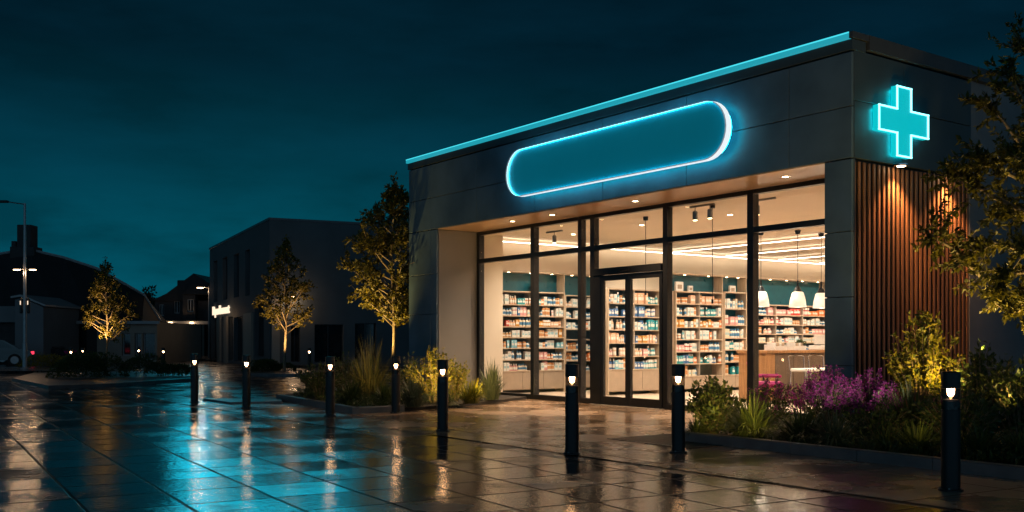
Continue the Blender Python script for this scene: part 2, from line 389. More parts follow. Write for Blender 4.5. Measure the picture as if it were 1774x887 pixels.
# fascia above the glazing
mb = MB(); panels(mb, [-12.70,-11.67,-9.73,-7.6,-5.47,-3.3,-1.13,0.0], [3.96,4.71,5.50], 0.0, 0.05)
mb.box(-12.69,-0.06,0.05,0.30,3.97,5.50); mb.build('fascia', PANEL, S)
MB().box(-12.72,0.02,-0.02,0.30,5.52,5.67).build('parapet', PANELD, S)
MB().bbox(-12.76,-0.02,-0.05,0.03,5.68,5.755,0.004).build('light_strip', LEDC, S); MB().bbox(-12.76,-0.02,-0.052,0.03,5.756,5.775,0.003).build('light_strip', LEDB, S)
mb = MB(); mb.box(-12.76,0.05,0.035,0.34,5.68,5.77); mb.box(-0.015,0.05,-0.05,0.035,5.68,5.77); mb.box(-0.30,0.06,0.34,DEP,5.56,5.77); mb.build('parapet_cap', CAP, S)
mb = MB(); mb.box(-12.5,-0.3,0.34,DEP,5.2,5.4); mb.build('roof', CAP, S)
# front pillars
for (a, c, holes) in ((-12.70,-11.40,[-12.70,-11.67,-11.40]), (-0.48,0.0,[-0.48,0.0])):
    mb = MB(); panels(mb, holes, [0.0,0.95,1.95,2.9,3.95], 0.0, 0.05)
    mb.box(a+0.01, (c-0.012 if a < -5 else -0.31), 0.05, 1.115, 0, 3.95); mb.build('pillar', PANEL, S)
MB().box(-11.405,-11.385,0.052,1.12,0.0,3.94).build('reveal', REVEAL, S)
# soffit
mb = MB(); 
for i in range(6):
    a = -11.38 + i*(10.9/6); mb.bbox(a+0.004, a+10.9/6-0.004, 0.02, 1.10, 3.945, 3.965, 0.003)
mb.box(-11.38,-0.49,0.31,1.35,3.97,4.05); mb.build('soffit', SOFFIT, S)
# side wall: dark upper panel, cedar slats, rendered wall
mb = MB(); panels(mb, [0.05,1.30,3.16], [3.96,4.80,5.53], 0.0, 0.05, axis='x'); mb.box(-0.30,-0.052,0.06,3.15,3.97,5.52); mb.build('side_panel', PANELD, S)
mb = MB(); mb.box(-0.30,-0.07,0.06,3.16,0,3.955); mb.build('slat_backing', BLACK, S)
mb = MB(); n = 26
for i in range(n):
    y = 0.13 + i*(3.0/(n-1)) - 0.028
    mb.bbox(-0.066,-0.040, y, y+0.048+random.uniform(-0.003,0.003), 0.05, 3.93, 0.004)
mb.build('slat_screen', SLAT, S)
MB().box(-0.068,-0.005,0.055,0.085,0,3.955).build('corner_trim', CAP, S)
MB().box(-0.30,-0.03,3.162,DEP,0,5.555).build('side_wall', RENDER, S)
MB().box(-12.70,-12.4,0.31,DEP,0,5.6).build('end_wall', RENDER, S)
MB().box(-12.4,-0.3,DEP-0.3,DEP,0,5.6).build('rear_wall', RENDER, S)
# interior shell
mb = MB(); mb.box(-12.4,-11.9,1.9,16.0,0,4.05); mb.box(-12.4,-11.39,1.125,1.9,0,4.05); mb.box(-11.9,-0.31,15.9,16.1,0,4.05); mb.box(-0.50,-0.31,1.125,15.9,0,4.05); mb.build('interior_wall', CREAM, S)
mb = MB(); mb.box(-12.4,-0.31,1.36,16.1,3.90,3.96); mb.build('ceiling', CEIL, S)
mb = MB(); mb.box(-11.9,-0.5,1.16,15.9,-0.02,0.014); mb.build('floor', FLOOR, S)
# ceiling strips
for (x0,x1,y) in ((-11.5,-0.8,7.86),(-11.5,-0.8,10.04),(-11.5,-0.8,12.4),(-11.5,-0.8,14.4)):
    MB().box(x0,x1,y-0.018,y+0.018,3.81,3.825).build('strip_light', STRIP, S)
MB().box(-11.74,-11.70,1.95,15.8,3.80,3.815).build('strip_light', STRIP, S)
# glazing at y = 1.12
GY = 1.12
def member(mb, x0,x1,z0,z1,d=0.14): mb.bbox(x0,x1,GY,GY+d,z0,z1,0.004)
mb = MB()
XM = [(-11.385,-11.27),(-9.22,-9.09),(-7.56,-7.46),(-7.16,-7.04),(-5.02,-4.90),(-2.94,-2.80),(-0.60,-0.495)]
for i,(a,c) in enumerate(XM): member(mb, a, c, 0.012, 3.94, 0.15)
for i in range(6):
    a = XM[i][1]+0.001; c = XM[i+1][0]-0.001
    member(mb, a, c, 3.86, 3.94); member(mb, a, c, 3.19, 3.29)
    if i != 3: member(mb, a, c, 0.012, 0.12)
mb.build('storefront_frame', FRAME, S)
for i in range(6):
    a = XM[i][1]; c = XM[i+1][0]
    MB().box(a+0.002,c-0.002,GY+0.06,GY+0.07,3.292,3.858).build('pane', GLASS, S)
    if i != 3: MB().box(a+0.002,c-0.002,GY+0.06,GY+0.07,0.122,3.188).build('pane', GLASS, S)
# sliding door
DX0, DX1, DM = -7.04, -5.02, -5.98
hd = MB().bbox(DX0+0.001,DX1-0.001,GY-0.05,GY+0.16,2.66,2.80,0.006).build('door_header', FRAME, S)
MB().bbox(DM-0.16,DM+0.10,GY-0.10,GY-0.052,2.70,2.76,0.01).build('door_sensor', BLACK, hd)
MB().box(DX0+0.002,DX1-0.002,GY+0.06,GY+0.07,2.802,3.188).build('pane', GLASS, S)
MB().bbox(DX0-0.06,DX1+0.06,GY-0.08,GY+0.2,0.0,0.018,0.004).build('threshold', STEEL, S)
mb = MB().bbox(DX0+0.001,DX0+0.24,GY-0.03,GY+0.10,0.02,2.658,0.006); mb.build('door_pocket', FRAME, S)
for (a,c) in ((DX0+0.245,DM-0.003),(DM+0.003,DX1-0.002)):
    mb = MB(); y0,y1 = GY-0.02,GY+0.05
    mb.bbox(a,a+0.075,y0,y1,0.022,2.65,0.004); mb.bbox(c-0.075,c,y0,y1,0.022,2.65,0.004)
    mb.bbox(a+0.076,c-0.076,y0,y1,0.022,0.19,0.004); mb.bbox(a+0.076,c-0.076,y0,y1,2.54,2.65,0.004)
    d = mb.build('sliding_door', FRAME, S)
    MB().box(a+0.076,c-0.076,GY+0.01,GY+0.02,0.192,2.538).build('pane', GLASS, d)
    hx = c-0.12 if a < DM-0.5 else a+0.12
# recessed soffit downlights
for x in (-9.05,-7.64,-5.11,-1.60):
    t_ = MB().lathe([(0.085,0.0),(0.085,-0.006),(0.06,-0.008),(0.055,-0.002)], 24, (x,0.5,3.944)).build('downlight', CHROME, S)
    MB().lathe([(0.05,-0.0035),(0.048,-0.005)], 20, (x,0.5,3.944)).build('lens', WARM, t_)
    lamp('SPOT','downlight_beam', BL(x,0.5,3.925), 760, (1.0,0.60,0.30), 0.05, BL(x,0.0,0), 104, 0.95)
for y in (1.06,2.44):
    t_ = MB().lathe([(0.11,0.0),(0.11,-0.022),(0.07,-0.028)], 24, (0.10,y,3.955)).build('downlight', CHROME, S)
    MB().lathe([(0.065,-0.0285),(0.06,-0.031)], 20, (0.10,y,3.955)).build('lens', WARM, t_)
    lamp('SPOT','slat_wash', BL(0.16,y,3.90), 300, (1.0,0.48,0.19), 0.03, BL(0.02,y,2.2), 100, 0.9)

# wall sign (stadium light box)
def stadium(x0,x1,z0,z1,n=16):
    r = (z1-z0)/2; c = (z0+z1)/2; pts = []
    for k in range(n+1):
        a = -math.pi/2 + math.pi*k/n; pts.append((x1-r+r*math.cos(a), c+r*math.sin(a)))
    for k in range(n+1):
        a = math.pi/2 + math.pi*k/n; pts.append((x0+r+r*math.cos(a), c+r*math.sin(a)))
    return pts
def ring(mb, po, pi_, y0, y1, mi=0):
    n = len(po); vs = [(p[0],y0,p[1]) for p in po]+[(p[0],y0,p[1]) for p in pi_]+[(p[0],y1,p[1]) for p in po]+[(p[0],y1,p[1]) for p in pi_]
    fs = []
    for i in range(n):
        j = (i+1)%n; fs += [(i,j,n+j,n+i),(2*n+i,3*n+i,3*n+j,2*n+j),(i,2*n+i,2*n+j,j),(n+i,n+j,3*n+j,3*n+i)]
    return mb.add(vs, fs, mi)
T = thing('wall_sign', 'long blank teal pill shaped sign with white glowing rim on the fascia', 'sign', BL(0,0,0), RB)
sx0,sx1,sz0,sz1 = -8.19,-2.14,4.27,5.24
def st(d): return stadium(sx0+d,sx1-d,sz0+d,sz1-d)
MB().prism(st(0.016), -0.235, -0.165).build('face', SIGNF, T)
mb = MB(); ring(mb, st(0.0), st(0.014), -0.30, -0.285); mb.build('lip', LIPM, T)
mb = MB(); ring(mb, st(0.0), st(0.014), -0.284, -0.165); mb.build('rim', SIGNR, T)
mb = MB(); ring(mb, st(0.0145), st(0.019), -0.262, -0.245); mb.build('edge_light', SIGNIN, T)
mb = MB(); ring(mb, st(0.03), st(0.06), -0.155, -0.12); mb.build('halo_light', HALO, T)
for x in (-7.5,-5.3,-3.1): MB().box(x-0.03,x+0.03,-0.163,-0.002,4.72,4.82).build('bracket', STEEL, T)
# cross
T = thing('cross_sign', 'cyan neon pharmacy cross on the dark corner wall above the cedar slats', 'sign', BL(0,0,0), RB)
def cross(cy,cz,w,h,a,d):
    A = a/2-d; return [(cy-A,cz-h/2+d),(cy+A,cz-h/2+d),(cy+A,cz-A),(cy+w/2-d,cz-A),(cy+w/2-d,cz+A),(cy+A,cz+A),(cy+A,cz+h/2-d),(cy-A,cz+h/2-d),(cy-A,cz+A),(cy-w/2+d,cz+A),(cy-w/2+d,cz-A),(cy-A,cz-A)]
cc = (1.085,4.585,1.28,1.06,0.385)
MB().prism(cross(*cc,0.006), 0.035, 0.125, axis='x').build('body', CROSSS, T)
MB().prism(cross(*cc,0.03), 0.1255, 0.129, axis='x').build('face', CROSSF, T)
pts = [Vector((0.135,p[0],p[1])) for p in cross(*cc,0.014)]
mb = MB()
for i in range(12):
    a, c = pts[i], pts[(i+1)%12]; e = (c-a).normalized()*0.012; mb.tube([a-e, c+e], 0.0135, 8)
mb.build('neon_tube', NEON, T)
for y in (0.9,1.27): MB().box(-0.001,0.034,y-0.02,y+0.02,4.56,4.61).build('bracket', STEEL, T)
mb = MB(); 
for k in range(12):
    a, c = [Vector((0.028,p[0],p[1])) for p in (cross(*cc,0.05)[k], cross(*cc,0.05)[(k+1)%12])]
    mb.tube([a,c],0.008,6)
mb.build('halo_light', emis('cross_halo',(0.0,0.75,0.85),22.0), T)

# ================================================================== SHOP INTERIOR
for i,(x,y) in enumerate([(-10.2,2.6),(-7.2,2.6),(-4.2,2.6),(-1.8,2.6)]): pass
WL = (1.0, 0.82, 0.63)
# recessed ceiling downlights
for (x,y,e) in ((-10.0,3.0,330),(-7.6,3.0,330),(-5.2,3.2,330),(-2.6,3.2,300),(-7.0,5.6,420),(-7.0,8.9,420),(-7.2,11.2,380),(-3.4,6.0,300),(-3.0,9.0,260),(-10.4,6.5,260),(-10.4,10.0,260)):
    t_ = MB().lathe([(0.075,0.0),(0.075,-0.006),(0.055,-0.008)], 20, (x,y,3.899)).build('downlight', WHITE, S)
    MB().lathe([(0.05,-0.0085),(0.048,-0.010)], 18, (x,y,3.899)).build('lens', WARM, t_)
    tx = -10.3 if x < -6 else x
    lamp('SPOT','shop_downlight', BL(x,y,3.875), e*1.75, WL, 0.05, BL(x+(tx-x)*0.25,y,0), 150, 0.9)

ITEMS = {'box': 0, 'bottle': 0, 'jar': 0}
PROTO = {}
PAL = {'orange': (0.62,0.20,0.06), 'white': (0.72,0.68,0.62), 'peach': (0.66,0.40,0.25), 'red': (0.50,0.05,0.04), 'teal': (0.02,0.26,0.30), 'blue': (0.05,0.14,0.32), 'pink': (0.62,0.30,0.28), 'amber': (0.50,0.23,0.03), 'cream': (0.70,0.58,0.42), 'green': (0.02,0.24,0.17), 'sky blue': (0.20,0.46,0.56)}
def proto(kind, colr):
    k = (kind, colr)
    if k in PROTO: return PROTO[k]
    base = mat('pack_'+colr.replace(' ','_'), PAL[colr], 0.4, var=0.06)
    lab = mat('pack_label', (0.74,0.70,0.64), 0.45, var=0.05) if colr not in ('white','cream') else mat('pack_band_'+kind, {'box':(0.30,0.46,0.50),'bottle':(0.06,0.20,0.36),'jar':(0.55,0.26,0.10)}[kind], 0.45)
    mb = MB()
    if kind == 'box':                                             # folded carton: body, wrap label, tuck flap line
        mb.bbox(-0.5,0.5,-0.5,0.5,0,1.0,0.02,0); mb.box(0.5,0.508,-0.40,0.40,0.32,0.62,1); mb.box(0.5,0.506,-0.40,0.05,0.72,0.80,1); mb.box(-0.3,0.3,-0.3,0.3,1.0,1.006,1)
    elif kind == 'bottle':
        mb.lathe([(0.47,0),(0.5,0.03),(0.5,0.62),(0.42,0.70),(0.22,0.76),(0.20,0.80)],12,mi=0); mb.lathe([(0.505,0.18),(0.505,0.52)],12,mi=1); mb.lathe([(0.26,0.80),(0.27,0.98),(0.22,1.0)],10,mi=1)
    else:
        mb.lathe([(0.46,0),(0.5,0.04),(0.5,0.68),(0.44,0.72)],12,mi=0); mb.lathe([(0.504,0.16),(0.504,0.56)],12,mi=1); mb.lathe([(0.5,0.72),(0.5,0.96),(0.46,1.0)],12,mi=1)
    o = mb.build({'box':'medicine_box','bottle':'medicine_bottle','jar':'pill_jar'}[kind], [base, lab])
    PROTO[k] = [o, False]; return PROTO[k]
ORD = ['top','second','third','fourth','fifth','sixth','seventh']
KN = {'box':'medicine box','bottle':'medicine bottle','jar':'lidded pill jar'}
SEEN = {}
def place_item(kind, colr, loc, w, d, h, label):
    if ITEMS[kind] >= 290:
        lab0 = KN[kind]; kind = min(ITEMS, key=ITEMS.get); label = label.replace(lab0, KN[kind])
    if ITEMS[kind] >= 295: return
    ITEMS[kind] += 1
    pr = proto(kind, colr)
    if not pr[1]: o = pr[0]; pr[1] = True
    else: o = pr[0].copy(); COL.objects.link(o)
    o.location = loc; o.rotation_euler = (0,0,RB + random.uniform(-0.08,0.08)); o.scale = (d, w, h)
    tag(o, label, {'box':'medicine box','bottle':'medicine bottle','jar':'pill jar'}[kind], {'box':'boxes on the pharmacy shelves','bottle':'bottles on the pharmacy shelves','jar':'jars on the pharmacy shelves'}[kind])
def shelf_unit(label, phrase, x, y0, y1, top, levels, cols, pal, depth=0.38, header=None, base=True, dens=0.95, back=BACKP, wmin=0.07, wmax=0.115, hmax=None):
    u = thing('display_shelf', label, 'shelving unit', BL(x,y0,0.014), RB); L = y1-y0
    mb = MB(); mb.bbox(-depth,0,0,0.035,0,top,0.003); mb.build('side_panel', SHELFW, u); MB().bbox(-depth,0,L-0.035,L,0,top,0.003).build('side_panel', SHELFW, u)
    for k in range(1,cols): MB().box(-depth+0.02,-0.01,L*k/cols-0.012,L*k/cols+0.012,levels[-1],top-0.031).build('divider', CARC, u)
    MB().box(-depth-0.02,-depth,0,L,0,top).build('back_panel', back, u)
    MB().bbox(-depth,0.01,0.036,L-0.036,top-0.03,top,0.003).build('top_panel', SHELFW, u)
    for z in levels: MB().bbox(-depth+0.001,0.004,0.036,L-0.036,z-0.025,z,0.003).build('shelf', SHELFW, u)
    if base:
        c = MB().box(-depth+0.002,-0.03,0.036,L-0.036,0.08,levels[-1]-0.026).build('base_cabinet', TAUPE, u)
        nd = max(2, round(L/0.6))
        for k in range(nd): MB().bbox(-0.03,-0.012,0.036+(L-0.072)*k/nd+0.004,0.036+(L-0.072)*(k+1)/nd-0.004,0.09,levels[-1]-0.03,0.003).build('cabinet_door', TAUPE, c)
    if header:
        h0,h1 = top,header
        MB().box(-depth+0.02,-depth+0.05,0,L,h0,h1).build('header_panel', TEAL, u)
        mb = MB(); mb.bbox(-depth,0.01,-0.02,L+0.02,h1-0.03,h1+0.01,0.003); mb.box(-depth+0.05,-0.02,L-0.02,L,h0,h1-0.031); mb.build('canopy', SHELFW, u)
        for k in range(max(2,round(L/0.7))):
            yy = L*(k+0.5)/max(2,round(L/0.7))
            MB().lathe([(0.03,0),(0.028,-0.004)],12,(-0.12,yy,h1-0.031)).build('spot_lens', WARM, u)
    for li, z in enumerate(levels):
        zt = (levels[li-1]-0.025 if li else top-0.03) - z
        for k in range(cols):
            a = L*k/cols+0.05; c = L*(k+1)/cols-0.05; y = a
            if random.random() < 0.015: continue
            colr = random.choice(pal[li % len(pal)]); kind = random.choices(['box','bottle','jar'],[0.5,0.3,0.2])[0]; hb = random.uniform(0.5,0.78)
            run = 0
            while y < c-0.05:
                if run <= 0:
                    colr = random.choice(pal[li % len(pal)]); kind = random.choices(['box','bottle','jar'],[0.5,0.3,0.2])[0]; hb = random.uniform(0.48,0.88); run = random.randint(1,4)
                    w0 = random.uniform(wmin,wmax)
                run -= 1
                w = w0*random.uniform(0.9,1.1)
                if kind != 'box': w *= 0.85
                h = min(zt*hb*random.uniform(0.96,1.04), 0.26)
                if random.random() < dens:
                    place_item(kind, colr, BL(x-0.02-w*0.5-random.uniform(0,0.05), y0+y+w/2, 0.0145+z), w, w*0.95 if kind!='box' else 0.09, h,
                               f'{colr} {KN[kind]} on the {ORD[li] if li < len(levels)-1 else "bottom"} shelf of {phrase}')
                y += w + random.uniform(0.001,0.008)
    return u
WO = ['white','white','peach','orange','cream']; WB = ['white','white','sky blue','blue','teal','peach']
shelf_unit('tall oak shelving unit with teal header behind the first window bay', 'the teal-headed first-window unit', -11.45,1.87,3.92,2.55,[2.22,1.94,1.67,1.40,1.13,0.84,0.56],2,
   [['peach','white','white','orange','teal'],['cream','white','amber','pink','blue'],['white','cream','red','peach','amber'],['white','amber','cream','white'],['white','white','sky blue'],['pink','white','orange','white'],['white','white','pink','cream']], header=3.05)
shelf_unit('narrow recessed shelving unit next to the teal header, beside the door pier', 'the narrow unit by the pier', -11.50,3.96,5.25,2.50,[2.2,1.9,1.62,1.35,1.06,0.80,0.52],1,[WO,['cream','white'],['white','orange']],header=3.05, wmax=0.13)
shelf_unit('oak shelving unit seen through the sliding doors, stocked with blue and teal packs', 'the unit behind sliding doors', -9.3,3.50,5.22,2.57,[2.22,1.90,1.58,1.26,0.94,0.62],2,
   [WB,['peach','blue','white','pink'],WB,['peach','amber','blue'],['peach','pink','teal'],['teal','blue','sky blue','white']])
shelf_unit('slim shelving unit at the far edge of the sliding doors', 'the slim unit beside the doors', -9.35,5.25,5.72,2.55,[2.15,1.75,1.35,1.0,0.66],1,[['white','red'],['blue','teal'],['white','peach']], dens=0.8)
shelf_unit('tall pale shelving unit behind the window next to the doors, two columns of packs', 'the two-column unit beside the doors', -9.3,5.76,7.50,2.57,[2.26,1.95,1.66,1.35,1.04,0.73,0.41],2,
   [['white','white','peach','cream'],['white','cream','teal','white'],['orange','amber','blue','white','white'],['white','sky blue','orange','white'],['red','pink','white','white'],['orange','blue','teal','white'],['white','cream','white']], header=3.02)
shelf_unit('shelving unit with glossy teal back between window mullion and counter', 'the teal-backed unit near counter', -9.3,7.54,8.42,2.60,[2.16,1.73,1.39,1.08,0.76,0.42],1,
   [['white','cream'],['white','pink','peach'],['white','sky blue','cream'],['teal','white','peach'],['white','cream','sky blue'],['green','teal','cream']],header=3.02,back=TEAL)
shelf_unit('long wall shelving behind the service counter under the pendants', 'the long unit behind the counter', -9.3,8.46,11.9,2.30,[2.02,1.76,1.50,1.27,1.02],3,
   [['orange','red','teal','white','pink'],['red','peach','white'],['white','peach','pink','cream'],['white','pink','cream'],['white','cream']],header=3.02, base=True, wmin=0.1, wmax=0.16)

# pieces on top of units
for (x,y,w,h,lab) in ((-9.45,6.02,0.26,0.24,'white framed picture card standing on top of the two-column unit'),(-9.45,6.42,0.16,0.15,'small white card block on top of the two-column unit'),(-9.45,8.0,0.22,0.2,'white gift carton standing on the teal-backed unit'),(-11.62,3.05,0.20,0.24,'grey printed counter card on top of the first window unit')):
    t = thing('display_card', lab, 'display card', BL(x,y,2.585 if x>-11 else 2.565), RB)
    MB().bbox(-0.03,0.03,-w/2,w/2,0,h,0.004).build('card', WHITE, t); MB().box(0.03,0.034,-w*0.3,w*0.3,h*0.25,h*0.7).build('print', TAUPE, t)
# service counter
t = thing('service_counter', 'long oak service counter with dark front panels', 'counter', BL(-5.35,4.5,0.014), RB); L = 3.3
MB().bbox(-0.8,0.04,-0.03,L+0.03,1.04,1.10,0.006).build('worktop', COUNTERW, t)
MB().box(-0.75,-0.04,0.3,L,0.0,1.038).build('carcass', COUNTERD, t)
MB().bbox(-0.77,0.0,0.0,0.28,0.0,1.038,0.004).build('end_panel', COUNTERW, t)
MB().bbox(-0.77,0.0,L-0.5,L+0.001,0.0,1.038,0.004).build('end_panel', COUNTERW, t)
for k in range(4): MB().bbox(-0.039,-0.02,0.31+k*0.61,0.31+k*0.61+0.60,0.10,1.03,0.004).build('front_panel', COUNTERD, t)
t = thing('cash_register', 'white till with screen on the service counter', 'till', BL(-5.65,6.75,1.116), RB)
MB().bbox(-0.2,0.2,-0.2,0.2,0,0.10,0.01).build('drawer', WHITE, t); MB().bbox(-0.05,-0.02,-0.22,0.22,0.12,0.34,0.008).build('screen', WHITE, t); MB().box(-0.08,-0.05,-0.05,0.05,0.10,0.2).build('stand', STEEL, t)
for k,(y,lab) in enumerate(((5.1,'clear tray of small packets on the counter end near the doors'),(5.75,'clear tray of sachets on the counter below the middle pendant'))):
    t = thing('counter_tray', lab, 'tray', BL(-5.6,y,1.116), RB)
    mb = MB(); mb.box(-0.15,0.15,-0.2,0.2,0,0.012); mb.box(-0.15,-0.14,-0.2,0.2,0.012,0.12); mb.box(0.14,0.15,-0.2,0.2,0.012,0.09); mb.box(-0.14,0.14,-0.2,-0.19,0.012,0.1); mb.box(-0.14,0.14,0.19,0.2,0.012,0.1); mb.build('tray', WHITE, t)
    for q in range(4): MB().bbox(-0.1,0.1,-0.17+q*0.09,-0.1+q*0.09,0.012,0.16,0.003).build('packet', [WHITE, SHELFW][q%2], t)

def leaf_quad(mb, p, d, n, L, w, mi=0):
    d = d.normalized(); s = d.cross(n)
    if s.length < 1e-4: s = d.cross(Vector((0.3,0.9,0.1)))
    s = s.normalized()*w/2; u = s.cross(d).normalized()*L*0.12
    o = len(mb.v)
    mb.v += [tuple(p), tuple(p+d*L*0.45+s-u), tuple(p+d*L), tuple(p+d*L*0.45-s-u)]
    mb.f.append((o,o+1,o+2,o+3)); mb.m.append(mi)
def rv(): 
    while True:
        v = Vector((random.uniform(-1,1),random.uniform(-1,1),random.uniform(-1,1)))
        if 0.05 < v.length < 1: return v.normalized()
t = thing('potted_plant', 'small dark round plant in a pot on the counter', 'plant', BL(-5.6,5.95,1.116), RB)
MB().lathe([(0.05,0),(0.065,0.09),(0.055,0.09)],14).build('pot', BLACK, t)
mb = MB()
for k in range(160):
    d = rv(); d.z = abs(d.z)*0.8-0.1; leaf_quad(mb, Vector((0,0,0.14))+d*random.uniform(0.02,0.11), d, rv(), 0.05, 0.03)
mb.build('foliage', GREEN_DK, t)
# stools
def stool(lab, x, y):
    t = thing('bar_stool', lab, 'stool', BL(x,y,0.014), RB + R(90), 'stools at the counter')
    MB().bbox(-0.24,0.24,-0.22,0.22,0.66,0.73,0.02).build('seat', WHITE, t)
    for sx in (-1,1):
        for sy in (-1,1): MB().tube([(sx*0.25,sy*0.22,0),(sx*0.23,sy*0.2,0.66)],0.013,8).build('leg', CHROME, t)
    MB().tube([(-0.24,0.22,0.70),(-0.25,0.25,0.97),(-0.2,0.26,0.99),(0.2,0.26,0.99),(0.25,0.25,0.97),(0.24,0.22,0.70)],0.012,8).build('backrest', CHROME, t)
    MB().tube([(-0.235,-0.2,0.25),(0.235,-0.2,0.25)],0.01,8).build('footrest', CHROME, t)
stool('white seated chrome stool at the counter nearest the doors', -4.6, 4.85)
stool('white seated chrome stool in the middle of the counter', -4.6, 5.50)
stool('white seated chrome stool at the far end of the counter', -4.6, 6.15)
t = thing('lounge_chair', 'magenta low lounge chair just inside the window', 'chair', BL(-3.3,2.1,0.014), R(80))
mb = MB(); mb.bbox(-0.27,0.27,-0.26,0.26,0.46,0.56,0.04); mb.build('seat', MAGENTA, t)
mb = MB(); mb.prism([(0.24,0.48),(0.29,0.48),(0.37,0.90),(0.35,0.93),(0.32,0.91)],-0.25,0.25,axis='x'); mb.build('backrest', MAGENTA, t)
for sx in (-1,1):
    MB().bbox(sx*0.30-0.025,sx*0.30+0.025,-0.22,0.27,0.64,0.69,0.015).build('armrest', MAGENTA, t)
    for sy in (-1,1): MB().tube([(sx*0.28,sy*0.26,0),(sx*0.25,sy*0.22,0.46)],0.014,6).build('leg', CHROME, t)
# pendants
def pendant(lab, x, y, zb):
    t = thing('pendant_lamp', lab, 'pendant lamp', BL(x,y,0), RB, 'white pendants over the counter')
    MB().lathe([(0.05,3.80),(0.075,3.885)],16).build('ceiling_rose', BLACK, t)
    MB().tube([(0,0,zb+0.62),(0,0,3.80)],0.006,6).build('cord', BLACK, t)
    MB().lathe([(0.10,zb+0.36),(0.05,zb+0.47),(0.022,zb+0.50),(0.022,zb+0.62)],18).build('holder', BLACK, t)
    MB().lathe([(0.20,zb),(0.175,zb+0.18),(0.13,zb+0.34),(0.10,zb+0.36)],24).build('shade', SHADE, t, smooth=True)
    lamp('POINT','pendant_glow', BL(x,y,zb-0.06), 9, WL, 0.06)
pendant('white opal pendant over the counter on the long cord, middle of three', -6.22, 6.63, 2.10)
pendant('white opal pendant over the counter closest to the mullion, first of three', -6.9, 6.15, 2.12)
pendant('white opal pendant over the counter closest to the grey pillar, last of three', -6.3, 7.6, 2.10)
def spot_light(lab, x, y, heads):
    t = thing('track_spotlight', lab, 'spotlight', BL(x,y,0), RB)
    MB().box(-0.3,0.3,-0.018,0.018,3.865,3.8985).build('rail', STEEL, t)
    for hx in heads:
        MB().tube([(hx,0,3.865),(hx,0,3.80)],0.01,6).build('stem', STEEL, t)
        MB().lathe([(0.045,3.62),(0.05,3.66),(0.05,3.78),(0.03,3.80)],14,(hx,0,0)).build('head', STEEL, t)
        MB().lathe([(0.038,3.6195),(0.036,3.618)],12,(hx,0,0)).build('lens', WARM, t)
spot_light('twin grey spotlight on a short ceiling rail beside the doors', -4.5, 1.65, (-0.18,0.2))
spot_light('single grey spotlight on a rail in the bay next to the pillar', -3.3, 1.95, (-0.12,))
spot_light('single grey ceiling spotlight in the bay above the teal header', -9.72, 2.2, (0.0,))
for (x,y,zb,lab) in ((-6.47,2.05,2.35,'thin hanging cable with a small socket above the doors'),(-4.33,1.75,2.1,'thin hanging cable with a small socket in front of the two-column unit')):
    t = thing('hanging_cable', lab, 'cable', BL(x,y,0), RB)
    MB().lathe([(0.05,3.82),(0.055,3.898)],14).build('ceiling_rose', BLACK, t); MB().tube([(0,0,zb),(0,0,3.82)],0.006,6).build('cord', BLACK, t); MB().lathe([(0.018,zb-0.08),(0.024,zb)],10).build('socket', BLACK, t)

# ================================================================== BOLLARDS
def make_bollard(label):
    t = thing('bollard_light', label, 'bollard', group='black bollard lights along the forecourt')
    MB().lathe([(0.105,0.0),(0.105,0.014),(0.098,0.018)],28).build('base_plate', BLACK, t)
    mb = MB()
    for k in range(4): mb.lathe([(0.009,0.0),(0.009,0.028),(0.006,0.030)],6,(0.088*math.cos(k*1.571+0.4),0.088*math.sin(k*1.571+0.4),0.0))
    mb.build('anchor_bolt', STEEL, t)
    MB().lathe([(0.079,0.018),(0.079,0.70),(0.076,0.704)],32).build('post', BLACK, t)
    MB().lathe([(0.076,0.704),(0.076,0.885)],32).build('lens', CLEAR, t)
    MB().lathe([(0.071,0.704),(0.071,0.775),(0.060,0.790)],24).build('reflector', BLACK, t)
    c = MB().lathe([(0.074,0.885),(0.079,0.888),(0.079,1.022),(0.076,1.030)],32).build('cap', BLACK, t)
    MB().lathe([(0.018,0.818),(0.025,0.830),(0.032,0.884)],16).build('bulb', BULB, t); MB().lathe([(0.004,0.7905),(0.011,0.800),(0.0175,0.8175)],12).build('diffuser', DIFF, t)
    return t
BOL = [(337,698,'bollard light standing alone at the dark plaza edge, first of the row'),(427,708,'bollard light on the blue wet slabs, second of the row'),(572,722,'bollard light in front of the kerbed planter corner'),(686,717,'bollard light against the planter just below the slim tree trunk'),(767,748,'bollard light on the forecourt in front of the golden shrubs'),(991,788,'tall near bollard light in front of the glass entrance doors'),(1175,786,'bollard light at the planter end beside the drain grate'),(1647,852,'large near bollard light in front of the dark planter')]
b0 = make_bollard(BOL[0][2])
for i,(px,py,lab) in enumerate(BOL):
    o = b0 if i == 0 else copy_tree(b0)
    o.location = gp(px,py,0.0) + Vector((0,0,0.0115)); o['label'] = lab; o.rotation_euler = (0,0,RB)
FB = [(123,43,'distant bollard light by the left end of the round shrub bed'),(143,46,'distant bollard light just behind the round shrub bed'),(283,45,'distant bollard light beyond the end of the low hedge'),(536,44,'distant bollard light next to the uplit young tree'),(240,50,'unlit looking distant bollard in front of the low shop windows')]
for i,(px,d,lab) in enumerate(FB):
    o = copy_tree(b0); o.location = at(px,d,0.0); o['label'] = lab; o['group'] = 'far bollard lights across the car park'

